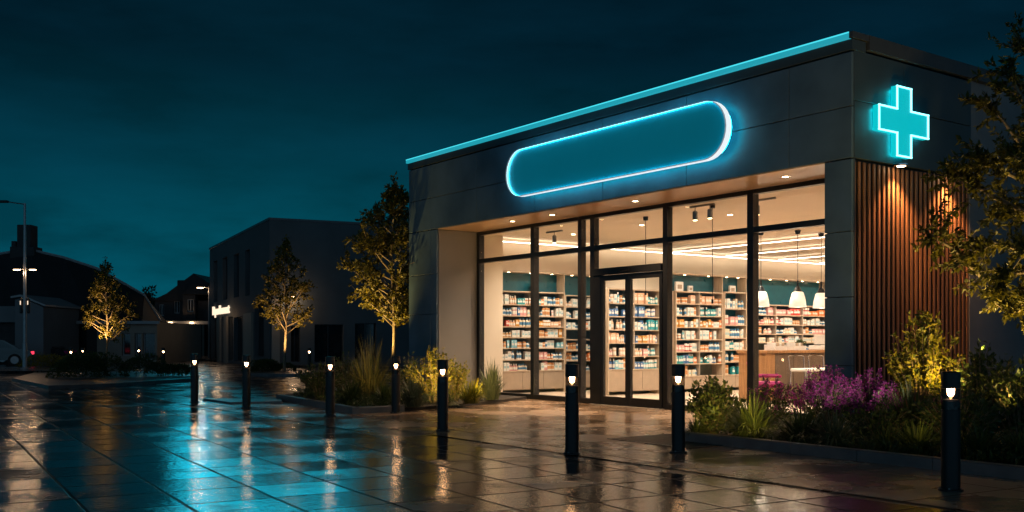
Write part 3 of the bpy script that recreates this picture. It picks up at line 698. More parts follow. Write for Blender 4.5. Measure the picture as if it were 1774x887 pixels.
# ================================================================== PLANTS
def tree(name, label, base, h, prof, nbranch, leaves, leaf=(0.10,0.055), tr=0.05, h0=0.28, mat_l=GREEN_TREE, seed=1, clip=None, group=None, lean=0.0):
    """prof(f) -> crown radius at crown fraction f"""
    random.seed(seed)
    t = thing(name, label, 'tree', base, 0, group)
    tk = MB(); br = MB(); lf = MB()
    def tp(z): return Vector((math.sin(z*1.7+seed)*0.03+lean*z, math.cos(z*1.3+seed)*0.03, z))
    zs = [h*i/9 for i in range(10)]
    tk.tube([tp(z) for z in zs], [tr*(1-0.9*z/h)+0.004 for z in zs], 9)
    tips = []
    for i in range(nbranch):
        f = (i+0.5)/nbranch; f = f**1.1; z = h*(h0+(0.97-h0)*f); r = prof(f)*random.uniform(0.75,1.08); a = i*2.4+random.uniform(-0.5,0.5)
        d = Vector((math.cos(a),math.sin(a),0)); rise = r*random.uniform(0.45,0.9)
        p0 = tp(z); pts = [p0, p0+d*r*0.4+Vector((0,0,rise*0.35)), p0+d*r*0.75+Vector((0,0,rise*0.72)), p0+d*r+Vector((0,0,rise))]
        if clip and any(clip(base+q) for q in pts[2:]): 
            pts = pts[:2]
            if clip(base+pts[1]): continue
        br.tube(pts, [tr*0.42*(1-0.6*f)*(1-0.8*k/(len(pts)-1))+0.003 for k in range(len(pts))], 5)
        for s in range(5):
            q = random.uniform(0.22,1.0); k = q*(len(pts)-1); k0 = min(int(k),len(pts)-2); p = pts[k0].lerp(pts[k0+1],k-k0)
            sd = (d*0.6+rv()*0.8+Vector((0,0,0.35))).normalized(); L = r*random.uniform(0.2,0.42)+0.06
            e = p+sd*L; br.tube([p,p.lerp(e,0.5)+rv()*0.02,e],[0.008*tr/0.05+0.001,0.005,0.0025],4); tips.append((p,e))
        tips.append((pts[-2],pts[-1]))
    tips.append((tp(h*0.88),tp(h)+Vector((0,0,0.12))))
    wts = [ (e-p).length+0.1 for p,e in tips]
    for (p,e) in random.choices(tips, wts, k=leaves):
        q = p.lerp(e, random.uniform(0.15,1.05)) + rv()*random.uniform(0,0.09)*(h/4)**0.5
        if clip and clip(base+q): continue
        d = ((e-p).normalized()*0.7+rv()); s = random.uniform(0.6,1.25)
        leaf_quad(lf, q, d, rv(), leaf[0]*s, leaf[1]*s)
    tk.v2 = None
    o = tk.build('trunk', BARK, t, smooth=True); br.build('branch', BARK, t, smooth=True); lf.build('crown', mat_l, t)
    return t
cone = lambda R_: (lambda f: R_*(0.80+1.1*f if f < 0.18 else 1.0*(1-(f-0.18)/0.82)**0.95+0.07))
def inshop(q):
    x,y = toBL(q); return x > -12.85 and y > -0.12
tree('young_tree', 'young uplit tree growing out of the dark round shrub bed', at(184,36), 4.15, cone(0.82), 40, 3000, (0.105,0.058), 0.045, 0.30, seed=11)
tree('young_tree', 'young uplit tree in front of the grey two storey building', at(494,39.5), 5.25, cone(1.15), 50, 4800, (0.115,0.062), 0.055, 0.30, seed=23)
tree('young_tree', 'slim tall uplit tree rising beside the end of the shop', BL(-13.75,0.15), 5.35, cone(1.3), 66, 8200, (0.12,0.064), 0.055, 0.30, seed=5, clip=inshop)

# big overhanging tree by the side wall
random.seed(99)
tb = at(1890, 11.6)
T = thing('overhanging_tree', 'large uplit tree overhanging the cedar wall from beyond the picture edge', 'tree', tb)
tk = MB(); br = MB(); lf = MB()
tk.tube([(0,0,0),(0.03,0.02,1.2),(-0.02,0.05,2.4),(-0.08,0.05,3.6),(-0.1,0.1,5.0)],[0.11,0.09,0.075,0.05,0.02],10)
def aim(px, py, d): return at(px, d, hz(py, d)) - tb
LIMB = [((1.3),[(1800,520,11.4),(1752,545,11.3)]),((1.6),[(1790,470,11.5),(1700,480,11.4),(1650,430,11.4),(1602,400,11.3)]),((1.8),[(1800,440,11.2),(1720,420,11.0),(1690,440,10.9)]),
 ((2.2),[(1800,380,11.6),(1720,340,11.5),(1672,310,11.5),(1655,303,11.5)]),((2.4),[(1810,330,11.2),(1745,300,11.0),(1700,270,11.0)]),((2.8),[(1815,280,11.7),(1760,240,11.6),(1715,175,11.6)]),
 ((3.0),[(1820,250,11.2),(1770,170,11.1),(1745,120,11.1)]),((3.4),[(1840,200,11.6),(1790,110,11.5),(1768,82,11.5)]),((2.0),[(1830,400,12.3),(1770,380,12.6),(1740,360,12.8)]),
 ((1.7),[(1830,480,10.9),(1770,440,10.6),(1730,500,10.5)]),((2.6),[(1850,300,10.8),(1800,260,10.5),(1770,300,10.4)]),((1.5),[(1840,530,11.9),(1780,500,12.2),(1735,520,12.3)]),((3.2),[(1860,200,12),(1830,120,12.1)]),((2.5),[(1850,330,12.2),(1790,330,12.4),(1750,250,12.5)]),
 ((1.9),[(1960,400,11.6),(2050,350,11.6)]),((2.7),[(1960,250,11.6),(2060,180,11.8)]),((2.3),[(1930,350,10.5),(1990,300,9.9)]),((2.9),[(1920,260,12.6),(1950,180,13.0)])]
def okp(q):
    x,y = toBL(q+tb); return x > 0.1
tips = []
for z,pl in LIMB:
    pts = [Vector((0,0,z))]+[aim(*p) for p in pl]
    n = len(pts); br.tube(pts, [0.035*(1-0.8*k/(n-1))+0.004 for k in range(n)], 6)
    for i in range(len(pts)-1):
        for s in range(9 if i else 4):
            p = pts[i].lerp(pts[i+1], random.uniform(0.1,1.0)); d = ((pts[i+1]-pts[i]).normalized()*0.6+rv()*0.9).normalized(); L = random.uniform(0.16,0.42)
            e = p+d*L+Vector((0,0,0.03)); br.tube([p,p.lerp(e,0.5)+rv()*0.015,e],[0.006,0.004,0.002],4); tips.append((p,e))
    tips.append((pts[-2].lerp(pts[-1],0.6),pts[-1]+(pts[-1]-pts[-2]).normalized()*0.08))
for (p,e) in tips:
    for k in range(random.randint(22,42)):
        f = random.uniform(0.1,1.05); q = p.lerp(e,f)+rv()*0.02
        if not okp(q): continue
        d = (e-p).normalized()*0.8+rv()*0.9+Vector((0,0,-0.15)); s = random.uniform(0.6,1.25)
        leaf_quad(lf, q, d, rv(), 0.085*s, 0.036*s)
tk.build('trunk', BARK, T, smooth=True); br.build('branch', BARK, T, smooth=True); lf.build('crown', GREEN_BIG, T)

def shrub(label, base, w, h, n=34, leaf=(0.07,0.032), m=None, seed=1, per=26, flowers=0, cat='shrub', name='leafy_shrub', bare=0.15, group=None):
    random.seed(seed); stems = MB(); lf = MB(); fl = MB(); m = m or GREEN_SH; n = int(n*1.5); leaf = (leaf[0]*1.1, leaf[1]*1.2); flowers = int(flowers*1.5)
    for i in range(n):
        a = random.uniform(0,6.283); rr = (random.random()**0.55); e = Vector((math.cos(a)*w/2*rr, math.sin(a)*w/2*rr, h*(1-0.42*rr**2)*random.uniform(0.72,1.08)))
        p0 = Vector((math.cos(a)*0.06*rr, math.sin(a)*0.06*rr, 0)); mid = p0.lerp(e,0.5)+Vector((0,0,h*0.08))+rv()*0.03
        stems.tube([p0,mid,e],[0.007,0.005,0.002],4)
        for k in range(per):
            f = random.uniform(bare,1.02); q = (p0.lerp(mid,f*2) if f < 0.5 else mid.lerp(e,f*2-1)) + rv()*random.uniform(0,0.05)*(0.6+w*0.5)
            d = (e-mid).normalized()*0.8+rv()*0.9; s = random.uniform(0.6,1.25); leaf_quad(lf, q, d, rv(), leaf[0]*s, leaf[1]*s)
        if flowers:
            for k in range(flowers):
                q = mid.lerp(e, random.uniform(0.45,1.12))+rv()*random.uniform(0.0,0.055); s = random.uniform(0.6,1.2)
                for j in range(2): leaf_quad(fl, q, rv()+Vector((0,0,0.4)), rv(), 0.026*s, 0.020*s)
    t = thing(name, label, cat, base, 0, group)
    stems.build('stem', BARK, t); lf.build('foliage', m, t)
    if flowers: fl.build('blossom', PETAL, t)
    return t
def tuft(label, base, w, h, n=150, blade=0.012, m=None, seed=1, droop=0.5, name='grass_tuft', cat='grass tuft', group=None):
    random.seed(seed); mb = MB(); m = m or GREEN_DK
    n = int(n*1.5)
    for i in range(n):
        a = random.uniform(0,6.283); d = Vector((math.cos(a),math.sin(a),0)); side = Vector((-d.y,d.x,0))
        th = (random.random()**0.5)*1.12*(1.45-0.55*(1-droop)); L = random.uniform(0.62,1.12)          # lean from upright
        b0_ = Vector((math.cos(a+random.uniform(-1,1)),math.sin(a+random.uniform(-1,1)),0))*random.uniform(0,0.30)*w*0.5*(0.3+th)
        sz = h*L; out = w/2*L; pts = []
        for k in range(5):
            f = k/4; ang = th*(0.55+0.75*f*(0.4+droop)); 
            pts.append(b0_ + d*out*math.sin(min(ang,1.9))*f + Vector((0,0,max(sz*math.cos(min(ang,1.75))*f+0.015*f, 0.01))) + side*math.sin(f*2+i)*0.012)
        o = len(mb.v)
        for k,p in enumerate(pts):
            ww = blade*1.75*(0.55+0.9*(k/4)-1.42*(k/4)**2.2)/2 + 0.0006; mb.v += [tuple(p-side*ww),tuple(p+side*ww)]
        for k in range(4): mb.f.append((o+2*k,o+2*k+1,o+2*k+3,o+2*k+2)); mb.m.append(0)
    return tag(mb.build(name, m, loc=base), label, cat, group)
def ground_cover(name, poly, n, h, seed, m):
    """loose low leaves all over a bed"""
    random.seed(seed); mb = MB(); xs = [p[0] for p in poly]; ys = [p[1] for p in poly]; k = 0
    while k < n:
        x = random.uniform(min(xs),max(xs)); y = random.uniform(min(ys),max(ys)); ins = False
        for q in range(len(poly)):
            (x1,y1),(x2,y2) = poly[q], poly[q-1]
            if (y1 > y) != (y2 > y) and x < (x2-x1)*(y-y1)/(y2-y1)+x1: ins = not ins
        if not ins: continue
        k += 1; hh = h*(0.35+0.65*abs(math.sin(x*2.3+seed)*math.cos(y*2.9)))
        p = BL(x,y,0.09+random.random()*hh); d = rv(); d.z = abs(d.z)+0.2
        leaf_quad(mb, p, d, rv(), random.uniform(0.04,0.09), random.uniform(0.018,0.032))
    return tag(mb.build(name, m), kind='stuff')
Z = 0.075
def B(px,d): v = at(px,d,Z); return v
GL = 'plants in the kerbed planter'; GR = 'plants in the long bed below the cedar wall'
# bed left of the doors
tuft('tall arching ornamental grass behind the planter, straw tips', B(640,21.3), 1.25, 1.35, 300, 0.012, STRAW, 31, 0.35, 'ornamental_grass', 'ornamental grass', GL)
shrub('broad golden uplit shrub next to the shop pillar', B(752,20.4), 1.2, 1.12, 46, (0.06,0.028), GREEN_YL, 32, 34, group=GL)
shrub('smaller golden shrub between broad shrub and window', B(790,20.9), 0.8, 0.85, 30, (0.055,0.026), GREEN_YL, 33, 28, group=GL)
shrub('dark bushy shrub at the planter corner nearest the plaza', B(552,21.6), 1.1, 0.78, 40, (0.06,0.028), GREEN_SH, 34, 28, group=GL)
tuft('bushy grass tuft behind the planter corner bollard', B(610,19.6), 0.85, 0.55, 220, 0.014, GREEN_DK, 35, 0.6, group=GL)
tuft('small grass tuft squeezed beside the trunk-side bollard', B(666,19.3), 0.65, 0.5, 170, 0.013, GREEN_DK, 36, 0.6, group=GL)
tuft('pale spiky grass tuft leaning over the forecourt', B(716,19.0), 0.80, 0.60, 260, 0.014, GREEN_BL, 37, 0.35, 'spiky_tuft', 'grass tuft', GL)
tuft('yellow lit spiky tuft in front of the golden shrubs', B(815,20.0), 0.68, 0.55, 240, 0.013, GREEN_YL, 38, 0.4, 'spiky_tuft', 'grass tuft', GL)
tuft('dark upright spiky tuft against the first window', B(852,21.3), 0.72, 0.85, 220, 0.016, GREEN_BL, 39, 0.3, 'spiky_tuft', 'grass tuft', GL)
shrub('loose shrub at the foot of the slim tree', B(706,22.0), 0.9, 0.95, 30, (0.06,0.028), GREEN_SH, 40, 24, group=GL)
shrub('dark low shrub between the ornamental grass and slim tree', B(598,22.5), 1.0, 0.95, 32, (0.06,0.03), GREEN_SH, 41, 24, group=GL)
tuft('grass tuft in front of golden broad shrub, partly hidden by bollard', B(770,19.3), 0.6, 0.42, 170, 0.012, GREEN_DK, 42, 0.6, group=GL)
# bed right of the doors
shrub('rounded dark green shrub in front of the window beside the doors', B(1236,13.5), 0.82, 0.72, 46, (0.065,0.032), GREEN_SH, 51, 34, group=GR)
tuft('tiny grass tuft at the planter end by the entrance bollard', B(1206,13.2), 0.42, 0.30, 110, 0.010, GREEN_DK, 52, 0.5, group=GR)
tuft('green feathery tuft lit golden beside the rounded shrub', B(1306,12.9), 0.95, 0.62, 300, 0.014, GREEN_DK, 53, 0.5, group=GR)
shrub('pink tipped flowering shrub under the window mullion', B(1338,13.7), 0.85, 0.72, 34, (0.05,0.022), GREEN_SH, 54, 22, 12, 'flowering shrub', 'flowering_shrub', group=GR)
shrub('dense magenta flowering shrub under the grey pillar', B(1432,13.2), 0.95, 0.84, 52, (0.045,0.02), GREEN_SH, 55, 22, 34, 'flowering shrub', 'flowering_shrub', group=GR)
shrub('magenta flowering shrub in front of the first cedar slats', B(1508,12.9), 0.85, 0.82, 48, (0.045,0.02), GREEN_SH, 56, 22, 30, 'flowering shrub', 'flowering_shrub', group=GR)
tuft('broad dark tuft in front of the pink tipped shrub', B(1392,12.3), 0.90, 0.50, 260, 0.013, GREEN_DK, 57, 0.5, group=GR)
tuft('silvery edged tuft below the dense magenta shrub', B(1446,11.9), 0.80, 0.46, 240, 0.012, GREEN_BL, 58, 0.5, group=GR)
tuft('fine stemmed grass tuft between magenta shrub and near bollard', B(1578,12.4), 0.85, 0.82, 260, 0.009, GREEN_DK, 59, 0.35, group=GR)
shrub('golden uplit tall shrub standing before the cedar slats', B(1604,13.4), 1.0, 1.58, 52, (0.075,0.034), GREEN_YL, 60, 32, group=GR, bare=0.45)
shrub('dark upright shrub behind the near bollard', B(1706,12.7), 0.95, 1.18, 42, (0.075,0.036), GREEN_SH, 61, 28, group=GR)
shrub('dark shrub at the bed end under the overhanging tree', B(1768,12.0), 1.1, 1.05, 42, (0.075,0.036), GREEN_SH, 62, 28, group=GR)
shrub('low dense dark bush right behind the near bollard', B(1665,11.6), 1.1, 0.72, 46, (0.06,0.03), GREEN_SH, 63, 28, group=GR)
shrub('low dense bush in the shade under the magenta flowers', B(1525,12.0), 0.9, 0.52, 36, (0.055,0.026), GREEN_SH, 64, 24, group=GR)
tuft('bushy tuft by the kerb below the fine stemmed grass', B(1590,11.1), 0.75, 0.42, 230, 0.012, GREEN_DK, 65, 0.55, group=GR)
tuft('small kerb side tuft with a touch of red beneath the shade bush', B(1535,11.3), 0.5, 0.32, 150, 0.011, GREEN_DK, 66, 0.55, group=GR)
tuft('kerb side tuft just past the near bollard', B(1700,10.5), 0.75, 0.42, 230, 0.012, GREEN_DK, 67, 0.55, group=GR)
tuft('kerb side tuft at the bed end beneath the dark shrub', B(1772,10.3), 0.7, 0.42, 220, 0.012, GREEN_DK, 68, 0.55, group=GR)

ground_cover('ground_cover', [(-0.5,-2.75),(8,-2.95),(8,-0.2),(0.2,1.0),(0.15,-0.1),(-2.0,-0.1)], 15000, 0.22, 3, GREEN_DK)
ground_cover('ground_cover', [(-12.2,-3.3),(-7.6,-3.95),(-7.65,-3.0),(-8.6,-0.6),(-9.6,0.6),(-13,-0.2)], 9000, 0.2, 8, GREEN_DK)
# ================================================================== CAR PARK ISLANDS
def island(name, pts, h=0.12, m=KERB):
    b = MB(); n = len(pts)
    b.add([(p.x,p.y,0) for p in pts]+[(p.x,p.y,h) for p in pts], [(i,(i+1)%n,n+(i+1)%n,n+i) for i in range(n)]+[tuple(range(n,2*n))])
    return tag(b.build(name, m), kind='structure')
island('traffic_island', [gp(352,694), gp(400,701), gp(488,699), gp(487,694)], 0.05, KERB)
PAVE = wet_ground('wet_pavement', (0.09,0.085,0.08), (1.2,1.2), rlo=0.15, rhi=0.45, seed=4.0)
island('traffic_island', [gp(84,674.5), gp(200,670), gp(335,660.5), gp(345,655), gp(255,647), gp(60,650), gp(20,660)], 0.10, KERB)
island('pavement', [at(-260,40), at(135,41.5), at(140,47), at(-260,50)], 0.12, PAVE)
island('traffic_island', [at(405,42), at(430,38.2), at(520,37.5), at(545,40), at(520,45), at(420,46)], 0.12, KERB)
island('far_pavement', [at(278,82), at(345,70), at(420,60), at(480,50.5), at(560,50.5), at(640,53), at(620,60), at(420,74), at(300,95)], 0.12, PAVE)
def hedge(label, base, w, dpt, h, n=2200, seed=1, m=GREEN_SH, name='shrub_mass', leaf=0.09):
    random.seed(seed); mb = MB(); st_ = MB()
    lumps = [(random.uniform(-0.42,0.42)*w, random.uniform(-0.35,0.35)*dpt, random.uniform(0.6,1.0)*h, random.uniform(0.18,0.32)*min(w,3)) for k in range(max(5,int(w*3)))]
    for k in range(n):
        cx,cy,ch,cr = random.choice(lumps); v = rv(); v.z = abs(v.z); q = Vector((cx+v.x*cr, cy+v.y*cr, max(0.03,(ch-cr*0.8)*random.random()**0.4 + v.z*cr*0.8)))
        leaf_quad(mb, q, v+rv()*0.7+Vector((0,0,0.3)), rv(), leaf*random.uniform(0.6,1.2), leaf*0.5)
    for cx,cy,ch,cr in lumps: st_.tube([(cx*0.9,cy*0.9,0),(cx,cy,ch*0.8)],[0.012,0.005],4)
    t = thing(name, label, 'shrub', base); mb.build('foliage', m, t); st_.build('stem', BARK, t); return t
hedge('dark rounded mass of shrubs around the foot of the uplit tree', at(190,34.5,0.1), 2.9, 1.6, 0.92, 5200, 71, GREEN_SH)
hedge('low dark ground shrub trailing off the round bed', at(298,35.5,0.1), 1.6, 1.1, 0.42, 1800, 72, GREEN_SH)
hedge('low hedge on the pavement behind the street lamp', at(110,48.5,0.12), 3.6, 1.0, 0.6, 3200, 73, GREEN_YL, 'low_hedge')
hedge('low clipped shrub around the young tree by the grey building', at(470,40.2,0.12), 1.9, 1.2, 0.48, 2400, 74, GREEN_SH)

# street lamp
T = thing('street_lamp', 'tall dark street lamp with an outreach arm and two lit side lamps', 'street lamp', at(43,44.5,0.12))
d = 44.5; zt = hz(352,d)-0.12
MB().lathe([(0.17,0),(0.17,0.03),(0.10,0.06),(0.09,1.1),(0.075,1.15),(0.05,zt)],14).build('pole', STEEL, T)
MB().tube([(0,0,zt-0.05),(-0.35,0,zt+0.0),(-0.75,0,zt+0.06)],0.025,8).build('arm', STEEL, T)
MB().bbox(-1.5,-0.72,-0.11,0.11,zt+0.02,zt+0.12,0.03).build('lamp_head', BLACK, T)
zl = hz(467,d)-0.12
MB().tube([(-0.42,0,zl+0.02),(0.42,0,zl+0.02)],0.02,8).build('cross_arm', STEEL, T)
for s in (-1,1):
    h_ = MB().bbox(s*0.35-0.13,s*0.35+0.13,-0.08,0.08,zl+0.01,zl+0.06,0.01).build('side_lamp', BLACK, T)
    MB().bbox(s*0.35-0.12,s*0.35+0.12,-0.09,0.07,zl-0.03,zl+0.009,0.005).build('lens', FARB, h_)
    zz = hz(543,d)-0.12
    q = MB().lathe([(0.05,zz),(0.07,zz+0.05),(0.07,zz+0.62),(0.03,zz+0.68)],12,(s*0.16,0,0)).build('lantern', BLACK, T)
    MB().box(s*0.16-0.02,s*0.16+0.02,-0.075,-0.07,zz+0.38,zz+0.55).build('lens', LETTER, q)
    MB().tube([(0,0,zz+0.64),(s*0.16,0,zz+0.68)],0.012,6).build('bracket', STEEL, T)
    lamp('POINT','street_lamp_glow', at(43+s*14,d-0.1,hz(467,d)-0.15), 24, (1.0,0.62,0.34), 0.06)

# ================================================================== CARS
def car(label, loc, rz, paint, tail=False):
    T = thing('parked_car', label, 'car', loc, rz, 'cars parked across the street')
    prof = [(-2.15,0.32),(-2.2,0.62),(-2.05,0.86),(-1.35,0.93),(1.05,0.93),(1.95,0.80),(2.15,0.6),(2.15,0.32)]
    MB().prism(prof,-0.86,0.86).build('body', paint, T)
    MB().prism([(-1.55,0.931),(-0.85,1.36),(-0.55,1.42),(0.25,1.42),(0.5,1.36),(1.15,0.931)],-0.74,0.74).build('roof', paint, T)
    for s in (-1,1):
        MB().prism([(-1.32,0.96),(-0.78,1.32),(-0.30,1.36),(-0.30,0.96)],s*0.745-0.006,s*0.745+0.006).build('window', DGLASS, T)
        MB().prism([(-0.22,0.96),(-0.22,1.36),(0.28,1.35),(0.92,0.96)],s*0.745-0.006,s*0.745+0.006).build('window', DGLASS, T)
        for x in (-1.35,1.35):
            w = MB(); n = 18
            w.prism([(x+0.33*math.cos(2*math.pi*k/n),0.33+0.33*math.sin(2*math.pi*k/n)) for k in range(n)],s*0.80-0.1,s*0.80+0.1); wo = w.build('wheel', RUBBER, T)
            w = MB(); w.prism([(x+0.2*math.cos(2*math.pi*k/n),0.33+0.2*math.sin(2*math.pi*k/n)) for k in range(n)],s*0.905-0.006,s*0.905+0.006); w.build('rim', STEEL, wo)
        MB().bbox(-2.23,-2.12,s*0.66-0.14,s*0.66+0.14,0.62,0.78,0.01).build('tail_lamp', TAIL if tail else MAGENTA, T)
        MB().bbox(2.08,2.17,s*0.62-0.16,s*0.62+0.16,0.58,0.70,0.01).build('headlamp', WHITE, T)
        MB().bbox(0.72,0.86,s*0.90-0.08,s*0.90+0.08,0.95,1.06,0.02).build('door_mirror', paint, T)
    MB().prism([(1.13,0.965),(0.55,1.34),(0.52,1.33),(1.10,0.955)],-0.66,0.66).build('windscreen', DGLASS, T)
    return T
car('dark saloon with a red tail lamp at the street lamp', at(-22,54), R(203), CARS, True)
car('black car parked behind the street lamp pole', at(58,59), R(180), CARP)
car('dark car parked far off nearest the uplit young tree trunk', at(228,66), R(8), CARP)
car('dark car parked far off next to the low shop, facing away', at(252,70), R(185), CARS)

# ================================================================== BACKGROUND BUILDINGS
def win(parent, x0,x1,z0,z1,y,axis='y',fr=0.05,div=0,m=TRIM,sgn=-1):
    b = MB()
    def bx(a,c,e,h,t0,t1):
        if axis == 'y': b.box(a,c,y+t0,y+t1,e,h)
        else: b.box(y+t0,y+t1,a,c,e,h)
    bx(x0,x1,z0,z0+fr,0,0.08); bx(x0,x1,z1-fr,z1,0,0.08); bx(x0,x0+fr,z0+fr,z1-fr,0,0.08); bx(x1-fr,x1,z0+fr,z1-fr,0,0.08)
    for k in range(div):
        xx = x0+(x1-x0)*(k+1)/(div+1); bx(xx-fr/2,xx+fr/2,z0+fr,z1-fr,0,0.08)
    o = b.build('window', m, parent); p = MB()
    if axis == 'y': p.box(x0+fr,x1-fr,y+0.045,y+0.055,z0+fr,z1-fr)
    else: p.box(y+0.025,y+0.035,x0+fr,x1-fr,z0+fr,z1-fr)
    p.build('pane', DGLASS, o); return o
# grey two-storey building
K = Vector((-12.34,51.7,0)); EA = Vector((0.432,-0.902,0)).normalized(); EB = Vector((-EA.y,EA.x,0)); RA = math.atan2(EA.y,EA.x)
A = thing('grey_building', 'grey rendered two storey building with slit windows and a lit lettered entrance', 'building', K, RA)
def ax(px):                                    # front face, local x
    r = Vector(((px-CX)/F,1,0)); k = K.dot(EB)/r.dot(EB); return (r*k-K).dot(EA), k
def ay(px):                                    # side face, local y
    r = Vector(((px-CX)/F,1,0)); k = K.dot(EA)/r.dot(EA); return (r*k-K).dot(EB), k
HA = 7.5; WA = 18.6; DA = 16
holes = []; wl = []
for (a,c,t_,b_) in ((370,376.5,452,523),(385.7,393.8,446,519),(405,413.7,440,515),(424.8,432.5,433,512)):
    x0,d0 = ax(a); x1,d1 = ax(c); dm = (d0+d1)/2; h = (x0,x1,hz(b_,dm),hz(t_,dm)); holes.append(h); wl.append(h)
gl = []
for (a,c) in ((366,378),(384,391),(395,403),(405,420),(441,457)):
    x0,d0 = ax(a); x1,d1 = ax(c); h = (x0,x1,0.15 if a != 441 else 0.5,hz(549,(d0+d1)/2) if a < 430 else 3.3); holes.append(h); gl.append(h)
mb = MB(); wall_holes(mb, -WA,-0.001,0,HA,0.0,0.35,holes); mb.build('front_wall', GREYB, A)
sh = []
for (a,c,t_,b_) in ((504,520,565,627),(545,595,562,628),(615,652,560,628)):
    y0,d0 = ay(a); y1,d1 = ay(c); dm = (d0+d1)/2; sh.append((y0,y1,max(0.2,hz(b_,dm)),hz(t_,dm)))
mb = MB(); wall_holes(mb, 0.001,DA,0,HA,-0.35,0.0,[s for s in sh],axis='x'); mb.build('side_wall', GREYB, A)
mb = MB(); mb.box(-WA,-0.36,0.4,DA,HA-0.5,HA-0.3); mb.build('roof', CAP, A)
for (x_,w_,h_) in ((-11.5,0.9,0.45),(-7.2,0.7,0.32)): MB().bbox(x_,x_+w_,0.6,1.5,HA-0.3,HA+0.12+h_*0.5,0.03).build('roof_vent', STEEL, A)
mb = MB(); mb.box(-WA-0.05,0.05,-0.05,0.40,HA,HA+0.12); mb.box(-0.40,0.05,0.40,DA,HA,HA+0.12); mb.build('parapet_cap', CAP, A)
MB().box(-WA,-WA+0.3,0.36,DA,0,HA-0.01).build('end_wall', GREYB, A); MB().box(-WA+0.3,-0.36,0.8,1.0,0,HA-0.6).build('inner_wall', BLACK, A); MB().box(-1.0,-0.8,1.0,DA,0,HA-0.6).build('inner_wall', BLACK, A)
for h in wl: win(A, *h, 0.22, div=0, m=FRAME)
for h in gl: win(A, *h, 0.22, div=0 if h[1]-h[0] < 1.6 else 1, m=FRAME)
for s in sh: win(A, *s, -0.28, axis='x', div=1, m=FRAME)
for px in (381,393,431): # pale entrance piers
    x0,d0 = ax(px-2.6 if px < 430 else px-6); x1,_ = ax(px+2.6 if px < 430 else px+8); MB().box(x0,x1,-0.12,-0.002,0,2.88).build('pier', BEIGEB, A)
y0,_ = ay(469); y1,_ = ay(484)
y0 = ay(468)[0]; MB().box(0.002,0.10,0.1,y1,0,3.5).build('corner_panel', BEIGEB, A)
# lit entrance pieces
x0 = ax(404)[0]; lamp('POINT','entrance_glow', K+EA*ax(400)[0]+EB*(-0.8)+Vector((0,0,2.9)), 14, (1.0,0.62,0.34), 0.08)
wl_ = MB().bbox(0.02,0.16,1.05,1.25,3.62,3.75,0.01).build('wall_lamp', BLACK, A); MB().box(0.04,0.15,1.06,1.24,3.60,3.619).build('lens', WARM, wl_)
lamp('POINT','wall_lamp_glow', K+EA*0.55+EB*1.1+Vector((0,0,3.3)), 40, (1.0,0.62,0.34), 0.06)
# lettering
xa,da = ax(370); xb,db = ax(399)
cu = bpy.data.curves.new('shop_lettering','FONT'); cu.body = 'Dpodhonest'; cu.extrude = 0.04; cu.offset = 0.014; cu.size = 1.0
tmp = bpy.data.objects.new('shop_lettering', cu); COL.objects.link(tmp); bpy.context.view_layer.update()
me = bpy.data.meshes.new_from_object(tmp.evaluated_get(bpy.context.evaluated_depsgraph_get())); COL.objects.unlink(tmp); bpy.data.objects.remove(tmp)
wid = max(v.co.x for v in me.vertices); sxx = (xb-xa)/wid; hh = 0.62
o = bpy.data.objects.new('shop_lettering', me); COL.objects.link(o); me.materials.clear(); me.materials.append(LETTER)
me.transform(Matrix.Rotation(R(90),4,'X') ); 
for v in me.vertices: v.co.x *= sxx; v.co.z *= 0.78
o.location = K+EA*xa+EB*(-0.06)+Vector((0,0,hz(549,da)+0.12)); o.rotation_euler = (0,0,RA)
tag(o, 'small lit cream lettering above the grey building entrance', 'sign')

# long low building with mansard roof
d = 62.0; Yb = d
Bd = thing('long_roofed_building', 'long low building with a big dark mansard roof and chimney', 'building', (0,Yb,0))
def bx_(px, dd=d): return (px-CX)/F*dd
zE = hz(558,d)
hl = [(bx_(82),bx_(112),0.35,2.3),(bx_(114),bx_(150),0.35,2.3),(bx_(-60),bx_(24),0.35,2.35)]
h2 = [(bx_(211),bx_(226),0.45,hz(577,d)),(bx_(233),bx_(244),0.45,hz(577,d)),(bx_(247),bx_(268),0.2,hz(577,d))]
xl, xm, xr = bx_(-420), bx_(168), bx_(272)
wall_holes(mb := MB(), xl,xm,0,zE,0,0.3,hl); mb.build('front_wall', DARKB, Bd)
wall_holes(mb := MB(), xm,xr,0,zE,0,0.3,h2); mb.build('lit_wall', BEIGEB, Bd)
MB().box(xl,xr,8.8,9.0,0,zE).build('rear_wall', DARKB, Bd); MB().box(xr-0.3,xr,0.31,8.8,0,zE).build('end_wall', BEIGEB, Bd); MB().box(xl,xr-0.31,0.7,0.8,0,zE-0.02).build('inner_wall', BLACK, Bd)
for h in hl: win(Bd,*h,0.2,div=1,m=FRAME,fr=0.07)
for h in h2: win(Bd,*h,0.2,div=0,m=TRIM,fr=0.07)
